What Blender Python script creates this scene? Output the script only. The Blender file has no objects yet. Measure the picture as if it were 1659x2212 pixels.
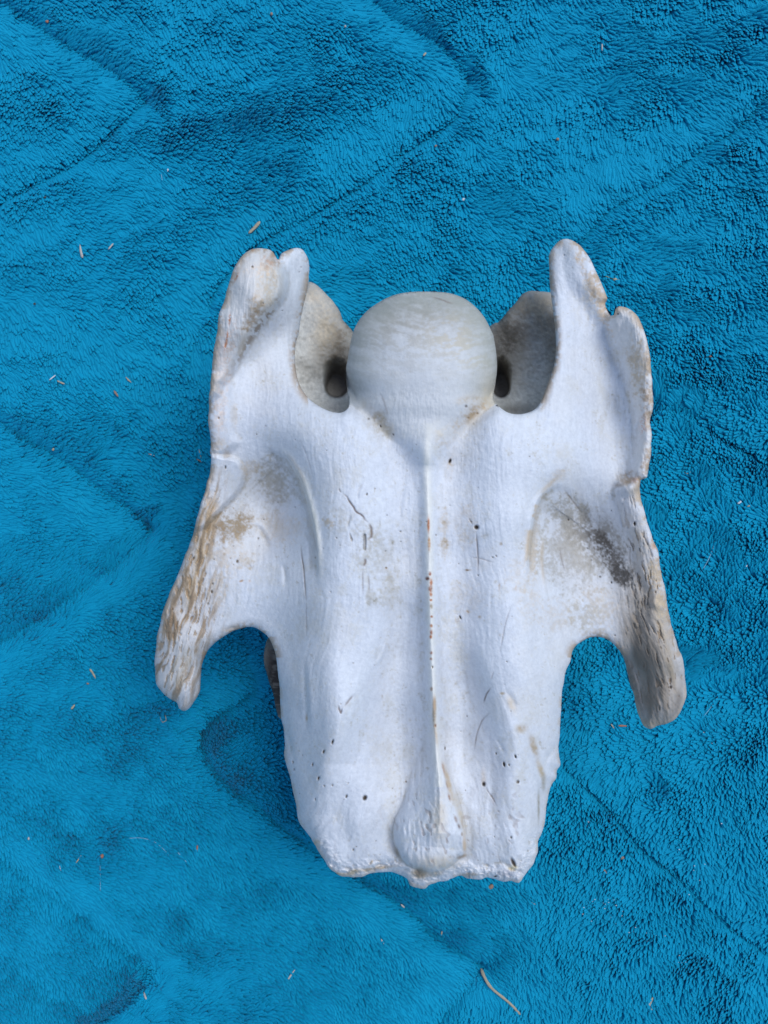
import bpy, math, random
import numpy as np
R = math.radians
sc = bpy.context.scene
col = sc.collection

# ------------------------------------------------------------------ camera
ZREF = 0.072                     # height of the bone's upper side above the towel
VIEW = 0.22                      # metres of bone plane seen from top to bottom
ZC = ZREF + VIEW/1.24            # phone held close above
U = VIEW/2212.0                  # metres per drawing unit (0.1 mm) at ZREF
cam = bpy.data.cameras.new('camera'); cam.sensor_fit = 'VERTICAL'; cam.sensor_height = 36; cam.lens = 36/1.24
cam.clip_start = 0.005; cam.clip_end = 50
co = bpy.data.objects.new('camera', cam); col.objects.link(co); co.location = (0, 0, ZC); sc.camera = co

# ------------------------------------------------------------------ light
SUN_EL, SUN_AZ = 62, 50         # azimuth clockwise from +y
w = bpy.data.worlds.new('World'); sc.world = w; w.use_nodes = True
nt = w.node_tree; bg = nt.nodes['Background']
sky = nt.nodes.new('ShaderNodeTexSky'); sky.sky_type = 'NISHITA'; sky.sun_disc = False
sky.sun_elevation = R(SUN_EL); sky.sun_rotation = R(SUN_AZ); sky.air_density = 1.0; sky.dust_density = 1.0; sky.ozone_density = 3.0
nt.links.new(sky.outputs[0], bg.inputs[0]); bg.inputs[1].default_value = 0.125
sl = bpy.data.lights.new('sun', 'SUN'); sl.energy = 1.5; sl.angle = R(30); sl.color = (0.93, 0.965, 1.0)
so = bpy.data.objects.new('sun', sl); col.objects.link(so)
so.rotation_euler = (R(90-SUN_EL), 0, R(180-SUN_AZ)); so.location = (-.3, -.1, .6)
sc.view_settings.view_transform = 'Standard'; sc.view_settings.look = 'None'
sc.view_settings.exposure = 0.33; sc.view_settings.gamma = 1

# ------------------------------------------------------------------ numeric helpers
rng = np.random.RandomState(7)
TAB = [rng.rand(256, 256).astype(np.float32) for _ in range(8)]
def vn(x, y, s=0):
    t = TAB[s % 8]; x = x + 37.3*s; y = y + 91.7*s
    xi = np.floor(x).astype(np.int32); yi = np.floor(y).astype(np.int32)
    fx = x-xi; fy = y-yi; fx = fx*fx*(3-2*fx); fy = fy*fy*(3-2*fy)
    a = t[xi & 255, yi & 255]; b = t[(xi+1) & 255, yi & 255]; c = t[xi & 255, (yi+1) & 255]; d = t[(xi+1) & 255, (yi+1) & 255]
    return (a*(1-fx)+b*fx)*(1-fy)+(c*(1-fx)+d*fx)*fy
def fbm(x, y, s=0, o=4, g=.5, rot=1.0):
    r = 0; a = 1; n = 0
    for k in range(o):
        r = r+a*vn(x*2**k, y*2**k, s+k); n += a; a *= g
        x, y = x*.866-y*.5*rot, x*.5*rot+y*.866
    return r/n
def ss(a, b, x):
    t = np.clip((x-a)/(b-a), 0, 1); return t*t*(3-2*t)
def smax(a, b, k):
    m = np.maximum(a, b); return m + k*np.log(np.exp((a-m)/k)+np.exp((b-m)/k))
def catmull(P, step=7.0, closed=True):
    P = np.array(P, float); n = len(P); out = []
    rngk = range(n) if closed else range(n-1)
    for i in rngk:
        p0, p1, p2, p3 = (P[(i-1) % n], P[i], P[(i+1) % n], P[(i+2) % n]) if closed else (P[max(i-1, 0)], P[i], P[i+1], P[min(i+2, n-1)])
        m = max(1, int(np.linalg.norm(p2-p1)/step))
        for t in np.arange(m)/m:
            out.append(.5*((2*p1)+(-p0+p2)*t+(2*p0-5*p1+4*p2-p3)*t*t+(-p0+3*p1-3*p2+p3)*t**3))
    if not closed: out.append(P[-1])
    return np.array(out)
def inside(X, Y, P):
    r = np.zeros(X.shape, bool); xs = X[0]; ys = Y[:, 0]; n = len(P)
    for i in range(n):
        x1, y1 = P[i]; x2, y2 = P[(i+1) % n]
        if y1 == y2: continue
        lo, hi = (y1, y2) if y1 < y2 else (y2, y1)
        rows = np.where((ys >= lo) & (ys < hi))[0]
        if len(rows) == 0: continue
        xc = x1+(ys[rows]-y1)*(x2-x1)/(y2-y1)
        for rr, xx in zip(rows, xc): r[rr, np.searchsorted(xs, xx):] ^= True
    return r
def lined(X, Y, P, rad, closed=False):
    """distance to a polyline (capped at rad), and the nearest point"""
    D = np.full(X.shape, float(rad)); NX = X.astype(float).copy(); NY = Y.astype(float).copy()
    xs = X[0]; ys = Y[:, 0]; n = len(P)
    for i in range(n if closed else n-1):
        ax, ay = P[i]; bx, by = P[(i+1) % n]
        c0 = np.searchsorted(xs, min(ax, bx)-rad); c1 = np.searchsorted(xs, max(ax, bx)+rad)
        r0 = np.searchsorted(ys, min(ay, by)-rad); r1 = np.searchsorted(ys, max(ay, by)+rad)
        if c1 <= c0 or r1 <= r0: continue
        x = X[r0:r1, c0:c1]; y = Y[r0:r1, c0:c1]; dx = bx-ax; dy = by-ay
        t = np.clip(((x-ax)*dx+(y-ay)*dy)/(dx*dx+dy*dy+1e-9), 0, 1)
        px = ax+t*dx; py = ay+t*dy; d = np.hypot(x-px, y-py); m = d < D[r0:r1, c0:c1]
        D[r0:r1, c0:c1][m] = d[m]; NX[r0:r1, c0:c1][m] = px[m]; NY[r0:r1, c0:c1][m] = py[m]
    return D, NX, NY
def sdf(X, Y, P, rad):
    D, NX, NY = lined(X, Y, P, rad, True); I = inside(X, Y, P)
    return np.where(I, D, -D), NX, NY
std_ = lambda a: .5+.21*(a-a.mean())/a.std()
def blur(A, k):
    for ax in (0, 1):
        c = np.cumsum(np.pad(A, [(k+1, k) if i == ax else (0, 0) for i in (0, 1)], mode='edge'), ax); A = (c[2*k+1:]-c[:-2*k-1] if ax == 0 else c[:, 2*k+1:]-c[:, :-2*k-1])/(2*k+1)
    return A
def tps(ctrl, X, Y):
    c = np.array(ctrl, float); p = c[:, :2]/300.0; n = len(c)
    def k(r2): return r2*np.log(r2+1e-12)
    K = k(((p[:, None]-p[None])**2).sum(-1))+np.eye(n)*.02; Pm = np.c_[np.ones(n), p]
    A = np.zeros((n+3, n+3)); A[:n, :n] = K; A[:n, n:] = Pm; A[n:, :n] = Pm.T
    s = np.linalg.solve(A, np.r_[c[:, 2], 0, 0, 0]); x = X/300; y = Y/300
    Z = s[n]+s[n+1]*x+s[n+2]*y
    for i in range(n): Z = Z+s[i]*k((x-p[i, 0])**2+(y-p[i, 1])**2)
    return Z
# drawing sheets: each turns its own coordinates into drawing units (0.1 mm at ZREF)
def sheet(x0, y0, k): return lambda pts: [(x0+k*a[0], y0+k*a[1])+tuple(a[2:]) for a in pts]
A1 = sheet(307.2, 482.8, .2976); A2 = sheet(713.2, 592.5, .26455); A3 = sheet(1042.4, 482.8, .2976)
A4 = sheet(307.2, 1042.4, .2976); A5 = sheet(1042.4, 1042.4, .2976); A6 = sheet(548.6, 1426.4, .26455)
A7 = sheet(877.8, 1426.4, .26455); A8 = sheet(713.2, 1042.4, .26455); A9 = sheet(630.9, 1042.4, .13228)
def world(u, v, h):
    """drawing position and height h (0.1 mm above the bone's reference plane) -> metres"""
    z = ZREF+h*U; s = (ZC-z)/(ZC-ZREF)*U
    return np.stack([(u-829.5)*s, (1106-v)*s, z], -1)

# ------------------------------------------------------------------ materials
def mat(name):
    m = bpy.data.materials.new(name); m.use_nodes = True; nt = m.node_tree; return m, nt, nt.nodes['Principled BSDF']
def bone_material():
    m, nt, b = mat('weathered_bone'); N = nt.nodes.new; L = nt.links.new
    at = N('ShaderNodeAttribute'); at.attribute_name = 'Col'
    geo = N('ShaderNodeTexCoord')
    n1 = N('ShaderNodeTexNoise'); n1.inputs['Scale'].default_value = 900; n1.inputs['Detail'].default_value = 4
    L(geo.outputs['Object'], n1.inputs['Vector'])
    r = N('ShaderNodeMapRange'); r.inputs[1].default_value = .25; r.inputs[2].default_value = .75; r.inputs[3].default_value = .93; r.inputs[4].default_value = 1.04
    L(n1.outputs[0], r.inputs[0])
    mx = N('ShaderNodeVectorMath'); mx.operation = 'SCALE'; L(at.outputs['Color'], mx.inputs[0]); L(r.outputs[0], mx.inputs['Scale'])
    L(mx.outputs[0], b.inputs['Base Color'])
    mp = N('ShaderNodeMapping'); mp.inputs['Scale'].default_value = (1, .4, 1); L(geo.outputs['Object'], mp.inputs[0])
    n2 = N('ShaderNodeTexNoise'); n2.inputs['Scale'].default_value = 1500; n2.inputs['Detail'].default_value = 5; L(mp.outputs[0], n2.inputs['Vector'])
    n3 = N('ShaderNodeTexNoise'); n3.inputs['Scale'].default_value = 2600; n3.inputs['Detail'].default_value = 3; L(geo.outputs['Object'], n3.inputs['Vector'])
    ad = N('ShaderNodeMath'); L(n2.outputs[0], ad.inputs[0]); L(n3.outputs[0], ad.inputs[1])
    bp = N('ShaderNodeBump'); bp.inputs['Strength'].default_value = .25; bp.inputs['Distance'].default_value = .00022
    L(ad.outputs[0], bp.inputs['Height']); L(bp.outputs[0], b.inputs['Normal'])
    b.inputs['Roughness'].default_value = .62; b.inputs['Specular IOR Level'].default_value = .32
    return m
BONE = bone_material()

# ------------------------------------------------------------------ bone: outline
OUT = []
OUT += A1([(985,265),(950,210),(900,185),(820,180),(760,205),(700,265),(660,340),(625,450),(595,560),(560,650),(540,780),(525,900),(510,1000),(500,1100),
 (492,1200),(485,1300),(482,1400),(490,1500),(498,1600),(494,1660),(502,1690),(500,1740),(490,1800),(470,1870),(455,1950),(430,2020),(415,2080),(400,2140)])
OUT += A4([(395,290),(370,370),(340,460),(300,560),(265,650),(225,740),(190,830),(155,920),(130,1020),(110,1110),(95,1210),(88,1310),(95,1400),(120,1490),
 (170,1545),(230,1580),(258,1600),(270,1635),(300,1655),(335,1645),(375,1590),(410,1520),(420,1450),(430,1370),(445,1290),(475,1220),(530,1165),(600,1115),
 (680,1070),(760,1048),(820,1055),(880,1090),(920,1130),(950,1190),(970,1260),(980,1330),(990,1420)])
OUT += A6([(203,150),(213,300),(218,450),(240,550),(250,680),(250,780),(275,880),(300,980),(325,1100),(345,1200),(365,1310),(410,1380),(465,1450),(485,1510),
 (540,1570),(590,1640),(630,1710),(680,1755),(750,1772),(830,1765),(900,1760),(950,1742),(1060,1728),(1130,1735),(1200,1760),(1240,1790),(1270,1840),
 (1320,1865),(1400,1870),(1450,1835),(1540,1800),(1600,1780)])
OUT += A7([(400,1768),(450,1755),(490,1790),(560,1800),(620,1785),(660,1775),(720,1795),(790,1808),(860,1800),(915,1808),(950,1770),(990,1720),(1040,1660),
 (1060,1580),(1075,1480),(1110,1400),(1130,1340),(1140,1250),(1150,1160),(1165,1070),(1190,1010),(1225,960),(1230,900),(1260,850),(1250,780),(1245,700),
 (1250,600),(1255,500),(1265,400),(1270,300)])
OUT += A5([(590,1440),(605,1360),(635,1300),(650,1230),(690,1175),(750,1135),(810,1122),(880,1130),(930,1155),(970,1190),(1000,1230),(1030,1290),
 (1050,1370),(1070,1470),(1105,1570),(1120,1660),(1150,1730),(1180,1775),(1220,1788),(1270,1765),(1320,1760),(1360,1745),(1410,1710),(1450,1640),(1475,1560),
 (1478,1480),(1470,1380),(1455,1280),(1420,1190),(1385,1080),(1360,980),(1340,870),(1320,760),(1300,680),(1280,570),(1265,480),(1240,430),(1215,360),
 (1195,290),(1175,210),(1155,120)])
OUT += A3([(1148,1950),(1150,1862),(1192,1850),(1200,1790),(1215,1700),(1225,1600),(1222,1500),(1215,1430),(1235,1370),(1240,1310),(1230,1220),
 (1228,1120),(1220,1020),(1208,920),(1190,850),(1165,770),(1135,700),(1100,650),(1050,612),(990,600),(965,625),(955,665),(930,670),(905,630),(890,580),
 (905,545),(880,480),(850,400),(815,320),(780,250),(740,190),(700,150),(650,120),(600,112),(560,125),(520,160),(490,210),(480,280),(485,380),(492,480),
 (505,580),(520,700),(530,800),(532,900),(525,1000),(500,1090),(460,1200),(420,1300),(370,1355),(300,1380),(230,1383),(170,1365),(110,1320),(85,1285),
 (80,1240),(95,1150),(105,1050),(100,950),(80,820)])
OUT += A2([(1320,470),(1270,370),(1200,280),(1100,200),(980,155),(850,143),(700,142),(580,155),(480,185),(380,240),(290,310),(220,400),(180,500),(155,620),(135,740)])
OUT += A1([(1485,1010),(1478,1080),(1480,1150),(1490,1230),(1500,1295),(1490,1345),(1440,1373),(1370,1365),(1290,1330),(1220,1280),(1170,1220),(1135,1150),
 (1115,1060),(1108,960),(1115,870),(1135,800),(1150,700),(1165,620),(1180,560),(1200,470),(1210,400),(1215,300),(1200,240),(1165,190),(1120,175),(1060,190),(1010,220)])
OUT = catmull(OUT, 5.0)
# broken, pitted rims: small unevenness along the edge, none round the ball and the smooth notches
_t = np.arange(len(OUT)); _n = np.roll(OUT, -1, 0)-np.roll(OUT, 1, 0); _n /= np.linalg.norm(_n, axis=1)[:, None]+1e-9
_a = (fbm(_t*.22, _t*0, 3, 3)-.5)*3.2
_smooth = ((abs(OUT[:, 0]-915) < 300) & (OUT[:, 1] < 950) & (OUT[:, 1] > 600))
_a[_smooth] *= .15
_a[OUT[:, 1] > 1820] *= 3.2
_h = (OUT[:, 0] < 480) | (OUT[:, 0] > 1330); _a[_h] *= 1.5
OUT += np.stack([_n[:, 1], -_n[:, 0]], 1)*_a[:, None]

S = 1.6
xs = np.arange(324, 1496, S); ys = np.arange(506, 1932, S)
X, Y = np.meshgrid(xs, ys)
D, NX, NY = sdf(X, Y, OUT, 200.0)

# ------------------------------------------------------------------ bone: broad relief
CT = [
 # left wing
 (575,540,-35),(540,600,-5),(560,650,5),(500,640,-20),(520,720,-15),(475,760,-30),(630,545,-70),(640,600,-75),(630,680,-70),(590,720,-62),(545,780,-58),
 (600,800,-55),(630,860,-38),(640,900,-22),(560,860,-52),(500,850,-48),(460,850,-42),(460,930,-46),(520,940,-58),(600,930,-32),(660,930,-10),(480,1000,-66),
 (555,1000,-68),(600,1010,-72),(650,1010,-28),(700,950,-3),(740,925,-3),
 # left fossa
 (440,1080,-70),(470,1120,-82),(520,1080,-96),(580,1100,-92),(630,1120,-68),(665,1130,-30),(700,1120,-4),(560,1180,-92),(620,1200,-66),(665,1220,-38),(700,1220,-6),
 (420,1200,-88),(470,1220,-92),(540,1260,-84),(600,1280,-66),(640,1300,-46),(680,1300,-16),(390,1300,-100),(440,1320,-96),(520,1330,-92),(590,1350,-84),
 (360,1400,-112),(400,1400,-98),(430,1420,-112),(370,1480,-112),(400,1500,-118),(350,1460,-120),
 # lower body left
 (620,1400,-74),(650,1420,-40),(690,1420,-16),(750,1420,-10),(820,1400,-22),(870,1420,-46),(630,1520,-76),(660,1520,-38),(710,1550,-12),(780,1550,-12),(860,1550,-52),
 (650,1650,-84),(690,1650,-40),(750,1680,-14),(820,1680,-34),(860,1660,-58),(670,1760,-84),(710,1770,-46),(770,1780,-24),(830,1800,-44),(720,1850,-66),(780,1870,-52),(840,1870,-50),
 # centre
 (760,1000,4),(820,1000,-8),(870,1000,-28),(980,1000,-30),(1030,1000,-8),(1090,1000,2),(760,1150,4),(820,1150,-6),(870,1200,-30),(980,1200,-34),(1030,1150,-10),(1080,1150,0),
 (760,1300,-4),(820,1300,-12),(870,1320,-38),(985,1320,-40),(1040,1320,-14),(1090,1300,-4),(920,950,-8),(860,935,-26),(980,935,-28),(925,1100,-30),(930,1300,-38),(935,1500,-48),
 (770,890,-6),(1060,890,-6),(915,860,-60),(915,790,-150),(850,800,-150),(980,800,-150),
 # right side of body
 (1040,1450,-16),(1090,1450,-6),(1150,1450,-18),(1190,1450,-38),(1215,1450,-60),(985,1480,-50),(1050,1600,-18),(1110,1600,-18),(1160,1600,-40),(1195,1600,-66),(1000,1600,-54),
 (1040,1720,-30),(1100,1720,-24),(1150,1720,-60),(1190,1700,-90),(1050,1820,-36),(1110,1820,-42),(1150,1800,-78),(1010,1860,-56),(1080,1880,-54),(920,1890,-44),(930,1860,-30),
 # right fossa
 (1120,1060,-4),(1140,1120,-8),(1160,1180,-36),(1190,1120,-58),(1240,1100,-66),(1240,1180,-78),(1300,1180,-84),(1340,1140,-62),(1370,1100,-48),(1390,1180,-60),(1300,1260,-82),
 (1230,1280,-60),(1170,1300,-28),(1190,1360,-38),(1250,1350,-72),(1310,1360,-86),(1350,1300,-84),(1400,1260,-74),(1420,1340,-78),(1370,1400,-104),(1430,1430,-84),(1460,1460,-100),
 (1390,1480,-122),(1430,1520,-100),(1410,1560,-116),
 # right wing
 (1100,920,-3),(1150,960,-6),(1160,900,-20),(1200,1020,-20),(1210,900,-24),(1210,800,-34),(1210,700,-50),(1200,600,-64),(1220,530,-78),(1270,950,-44),(1270,850,-56),(1260,750,-66),
 (1260,650,-74),(1290,620,-58),(1310,700,-66),(1320,780,-78),(1330,880,-82),(1330,960,-72),(1310,1030,-56),(1370,700,-40),(1380,780,-44),(1390,860,-44),(1370,900,-58),(1390,960,-50),(1380,1030,-48),
 (1350,1010,-60),(1340,1060,-62)]
H = 2.15*tps(CT, X, Y)

def pad(poly, amp, soft, step=8):
    d, _, _ = sdf(X, Y, catmull(poly, step), soft*3+4); return amp*ss(-soft, soft, d)
lump = A1([(985,255),(1028,400),(1020,520),(965,590),(900,665),(845,745),(775,835),(715,950),(655,1060),(615,1120),(565,1165),(545,1235),(505,1265),(380,1240),(380,800),(500,300),(800,60),(930,120)])
H += pad(lump, 36, 13)
H += pad(A1([(430,1150),(620,1130),(645,1250),(650,1400),(665,1530),(692,1590),(640,1640),(585,1672),(500,1682),(400,1670)]), 16, 11)
H += pad(A1([(400,1690),(560,1690),(690,1720),(740,1830),(705,1930),(660,1990),(600,2045),(500,2145),(430,2210),(250,2212),(300,1900)]), 22, 7)
H += pad(A3([(925,680),(955,850),(1000,985),(1060,1120),(1092,1250),(1122,1380),(1145,1500),(1125,1650),(1095,1760),(1080,1850),(1000,1890),(985,1935),(1060,1950),(1150,1900),(1400,1860),(1400,560),(1000,480)]), 34, 16)
H += pad(A3([(620,60),(640,380),(700,500),(760,600),(830,690),(925,740),(1000,700),(1000,400),(800,60)]), 16, 18)
H += pad(A5([(985,60),(1020,200),(1050,330),(1110,380),(1135,560),(1165,700),(1230,800),(1240,900),(1500,900),(1400,60)]), 16, 9)
H += pad(A5([(1130,1240),(1200,1400),(1230,1600),(1260,1850),(1600,1850),(1560,1200),(1400,1000),(1250,900),(1170,1000)]), 20, 22)
H += pad(A4([(60,1000),(180,900),(300,1000),(420,1100),(440,1250),(400,1400),(340,1700),(60,1700)]), 12, 18)

def blob0(x, y, rx, ry): return np.exp(-((X-x)/rx)**2-((Y-y)/ry)**2)
def stroke(pts, amp, wid, step=6, taper=True, closed=False):
    P = catmull(pts, step, False) if len(pts) > 2 else np.array(pts, float)
    d, nx, ny = lined(X, Y, P, wid*3.2)
    g = np.exp(-(d/wid)**2); L = np.linalg.norm(np.diff(P, axis=0), axis=1).sum()
    if taper: g = g*np.clip(np.minimum(np.hypot(nx-P[0, 0], ny-P[0, 1]), np.hypot(nx-P[-1, 0], ny-P[-1, 1]))/(.3*L+1e-6)+.15, 0, 1)
    return amp*g
rl = A1([(1000,1640),(1060,1690),(1110,1770),(1160,1860),(1190,1950),(1220,2050),(1250,2180)])+A4([(1272,450),(1280,560),(1290,700)])
rr_ = A5([(545,0),(470,50),(410,110),(375,200),(345,330),(330,450),(320,560),(315,690)])
H += stroke(rl, 12, 9); H += stroke(rr_, 10, 8)
def scarp(pts, a, wid, sgn):
    P = catmull(pts, 6, False); d, nx, ny = lined(X, Y, P, wid*3.0); L = np.linalg.norm(np.diff(P, axis=0), axis=1).sum()
    t_ = np.clip(np.minimum(np.hypot(nx-P[0, 0], ny-P[0, 1]), np.hypot(nx-P[-1, 0], ny-P[-1, 1]))/(.35*L), 0, 1)
    return a*t_*ss(0, 9, d)*np.exp(-(d/wid)**1.3)*((X-nx)*sgn > 0)
H += scarp(rl, -50, 46, -1)+scarp(rr_, -46, 44, 1)
# arches and flake scars in the fossae
H += stroke(A4([(800,300),(850,330),(890,390),(915,450),(925,500)]), -7, 7)
H += stroke(A4([(780,285),(860,315),(905,380),(935,450)]), 5, 6)
H += stroke(A4([(1165,400),(1190,390),(1215,430),(1225,520),(1220,640)]), -8, 7)
H += stroke(A4([(985,600),(1020,605),(1037,660),(1042,760)]), -6, 6)
H += stroke(A1([(905,1650),(960,1690),(990,1720),(975,1790)]), -8, 8)
H += stroke(A5([(440,400),(430,560),(450,750),(455,900)]), 4, 5)
H += stroke(A5([(430,130),(520,60),(620,90),(700,200),(780,290),(860,340)]), -5, 12)
H += stroke(A6([(410,0),(420,250),(430,480),(440,560)]), -6, 6); H += stroke(A6([(445,0),(460,300),(470,560)]), 4, 8)
H += stroke(A6([(215,150),(245,350),(265,560),(300,720),(330,850)]), -10, 6)
H += stroke(A6([(190,0),(225,200),(250,420),(268,620)]), 6, 6)
H += stroke(A4([(610,1065),(700,1055),(790,1062)]), -4, 4)
H += stroke(A7([(1245,640),(1200,740),(1150,800),(1130,900)]), -8, 6)
H += stroke(A7([(1075,620),(1110,720),(1150,800)]), -5, 5); H += stroke(A7([(1030,900),(1060,1100),(1070,1300)]), 8, 10)
H += stroke(A7([(820,250),(880,350),(890,400)]), -4, 6); H += stroke(A7([(740,640),(800,750)]), -4, 4)
H += stroke(A7([(690,1680),(780,1650),(840,1690),(880,1730)]), -8, 6)
H += stroke(A8([(470,1290),(400,1450),(350,1500)]), 4, 4); H += stroke(A8([(560,300),(575,150),(600,20)]), -3, 5)
# keel
fx0 = X+.12*(X-930)*np.clip((1850-Y)/200, 0, 1)
KL = catmull([(926,905),(922,1000),(925,1100),(927,1200),(929,1300),(932,1400),(936,1500),(941,1600),(948,1680),(950,1760),(945,1830)], 8, False)
kd, knx, kny = lined(X, Y, KL, 380.0)
amp = np.interp(kny, [905,935,1000,1200,1400,1600,1700,1800,1850], [0,24,46,70,92,112,104,60,0])
side = ss(-3, 3, knx-X)
kn = np.interp(kny, [905,1000,1300,1650,1800], [15,14,14,18,30])
KEEL = amp*(.25*ss(1760, 1640, kny)*np.exp(-(kd/kn)**2.2)+.76*np.exp(-(kd/(52+14*side))**1.25))*1.15
H = H+KEEL
TUB = catmull([(938,1540),(914,1612),(890,1664),(870,1731),(851,1775),(849,1812),(861,1847),(885,1872),(931,1884),(965,1876),(991,1856),(1008,1836),(1008,1797),(997,1744),(983,1700),(962,1638)], 7)
td, _, _ = sdf(X, Y, TUB, 70.0)
tdp = np.maximum(td, 0)
H = H+np.interp(Y, [1560,1720,1800], [4,40,56])*(1-np.exp(-tdp/(np.interp(Y, [1600,1750,1820], [26,18,8])*(1-.5*ss(945, 985, X)))))
H += ss(0, 14, td)*(9*(fbm(fx0*.11, Y*.022, 3, 4, rot=0)-.5)+4*(fbm(X*.09, Y*.05, 6, 3)-.5))
H -= 7*np.exp(-((td+7)/8.0)**2)*ss(1700, 1790, Y)
H -= 30*ss(1872, 1912, Y)*(abs(X-925) < 90)
_xl = np.interp(Y, [1250,1450,1650,1760,1850], [850,775,690,668,690])+10*(fbm(X*.02, Y*.01, 4, 3)-.5); _xr = np.interp(Y, [1300,1450,1600,1850], [1000,1062,1120,1135])+10*(fbm(X*.02, Y*.01, 5, 3)-.5)
_dl = np.interp(Y, [1250,1450,1650,1850], [0,36,72,60]); _dr = np.interp(Y, [1300,1450,1650,1850], [0,30,60,50])
_mid = ss(885, 975, X); H -= _dl*ss(0, 75, X-_xl)*(1-_mid)+_dr*ss(0, 70, _xr-X)*_mid
H -= 16*blob0(858,1500,38,240)+12*blob0(1005,1500,36,240)
H += 12*blob0(720,1480,34,170)+10*blob0(1120,1430,40,150)
H -= 58*blob0(575,1115,62,105)+66*blob0(1255,1165,72,98)
# creases where the ball meets the body
H += stroke(A2([(230,1040),(300,1100),(400,1190),(480,1290),(560,1400)]), -8, 14)
H += stroke(A2([(1310,1020),(1220,1120),(1120,1190),(1010,1260),(930,1370)]), -8, 14)
H += stroke(A2([(410,970),(440,1040),(470,1150)]), -6, 5); H += stroke(A2([(1060,1130),(980,1210),(950,1260)]), -6, 4)
H += stroke(A2([(990,1490),(960,1560),(930,1680)]), -7, 6)
# ball
bx, by, Rb = 913.0, 788.0, 160.0
rho = np.hypot(X-bx, Y-by)
rn1 = rho/(rho+np.maximum(D, 0)+1e-3); rn2 = rho/Rb
wq = ss(770, 850, Y); rn = rn1*(1-wq)+rn2*wq
HC = -118.0
ball = HC+np.where(rn < 1, 150*np.sqrt(np.clip(1-rn*rn, 0, 1)), -400*(rn-1))
ballzone = (rho < 200)

# fibres, pits and grain
tilt = (X-925)*.0006*np.clip((Y-900)/800, 0, 1)
fx = X-(Y-1000)*tilt+34*(fbm(X*.008, Y*.008, 5, 3)-.5)+9*(fbm(X*.035, Y*.03, 2, 3)-.5)
fib = fbm(fx*.16, Y*.018, 1, 4, rot=0)-.5
fib2 = fbm(fx*.45, Y*.05, 5, 3, rot=0)-.5
grain = fbm(X*.12, Y*.12, 2, 4)-.5
fine = fbm(X*.27, Y*.27, 4, 2)-.5
def blob(x, y, rx, ry, ang=0, p=2.0):
    c, s = math.cos(R(ang)), math.sin(R(ang)); dx = X-x; dy = Y-y
    a = (dx*c+dy*s)/rx; b = (-dx*s+dy*c)/ry; return np.exp(-(a*a+b*b)**(p/2))
prongL = blob(385,1400,75,190,18,4)+blob(430,1180,32,150,15,3); prongR = blob(1425,1430,75,190,-14,4)+blob(1385,1200,30,160,-12,3)
lowend = ss(1600, 1800, Y)
rough = np.clip(prongL+prongR, 0, 1)
# direction of the fibres on the horns
al, ar = R(14), R(-13)
pl = (X*math.cos(al)+Y*math.sin(al)); ql = (-X*math.sin(al)+Y*math.cos(al))
_wx = 26*(fbm(X*.02, Y*.012, 6, 4)-.5); X_ = X; X = X+_wx
pl = (X*math.cos(al)+Y*math.sin(al)); ql = (-X*math.sin(al)+Y*math.cos(al))
pr = (X*math.cos(ar)+Y*math.sin(ar)); qr = (-X*math.sin(ar)+Y*math.cos(ar))
X = X_
hornf = np.where(X < 900, fbm(pl*.11, ql*.017, 3, 6, .62, rot=0), fbm(pr*.11, qr*.017, 6, 6, .62, rot=0))
hornpit = np.where(X < 900, fbm(pl*.2, ql*.04, 6, 4, .6, rot=0), fbm(pr*.2, qr*.04, 1, 4, .6, rot=0))
lump_m = np.clip(pad(lump, 1, 6)+pad(A3([(925,640),(1150,1960),(1400,1860),(1400,560)]), 1, 10), 0, 1)
H += 3.0*fib*(1-rough)*(.8+1.3*lowend) + 1.5*fib2*(.5+lowend)+1.5*grain + .8*fine
H += rough*(11*(hornf-.5)+3*fib2)+lump_m*(5*(fbm(X*.05, Y*.025, 7, 4)-.5)+2.5*fib2)
ball += 7*(fbm(X*.014, Y*.014, 6, 3)-.5)+.8*(fbm(X*.05, Y*.05, 1, 3)-.5)+.5*(fbm(X*.03, Y*.2, 5, 4)-.5)+.5*fine
rimrag = ss(46, 6, D)*ss(1760, 1850, Y)*(34*(fbm(X*.04, Y*.055, 2, 3, .5)-.5)-9*np.abs(fbm(X*.09, Y*.12, 4, 3)-.5)*4)+ss(16, 4, D)*(abs(X-915) > 330)*7*(fbm(X*.09, Y*.09, 3, 3)-.5)
H += rimrag
hornf = std_(hornf)*.62+.19; pitm = rough*ss(.66, .86, std_(hornpit))
pit2 = ss(1640, 1760, Y)*ss(.70, .80, fbm(fx*.22, Y*.06, 7, 2, rot=0))*(X < 1180)*(blob(930,1790,80,110,0,4)+.7*blob(1100,1790,70,100,0,4)+.3)
H -= 4.5*pitm+1.6*pit2

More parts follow.
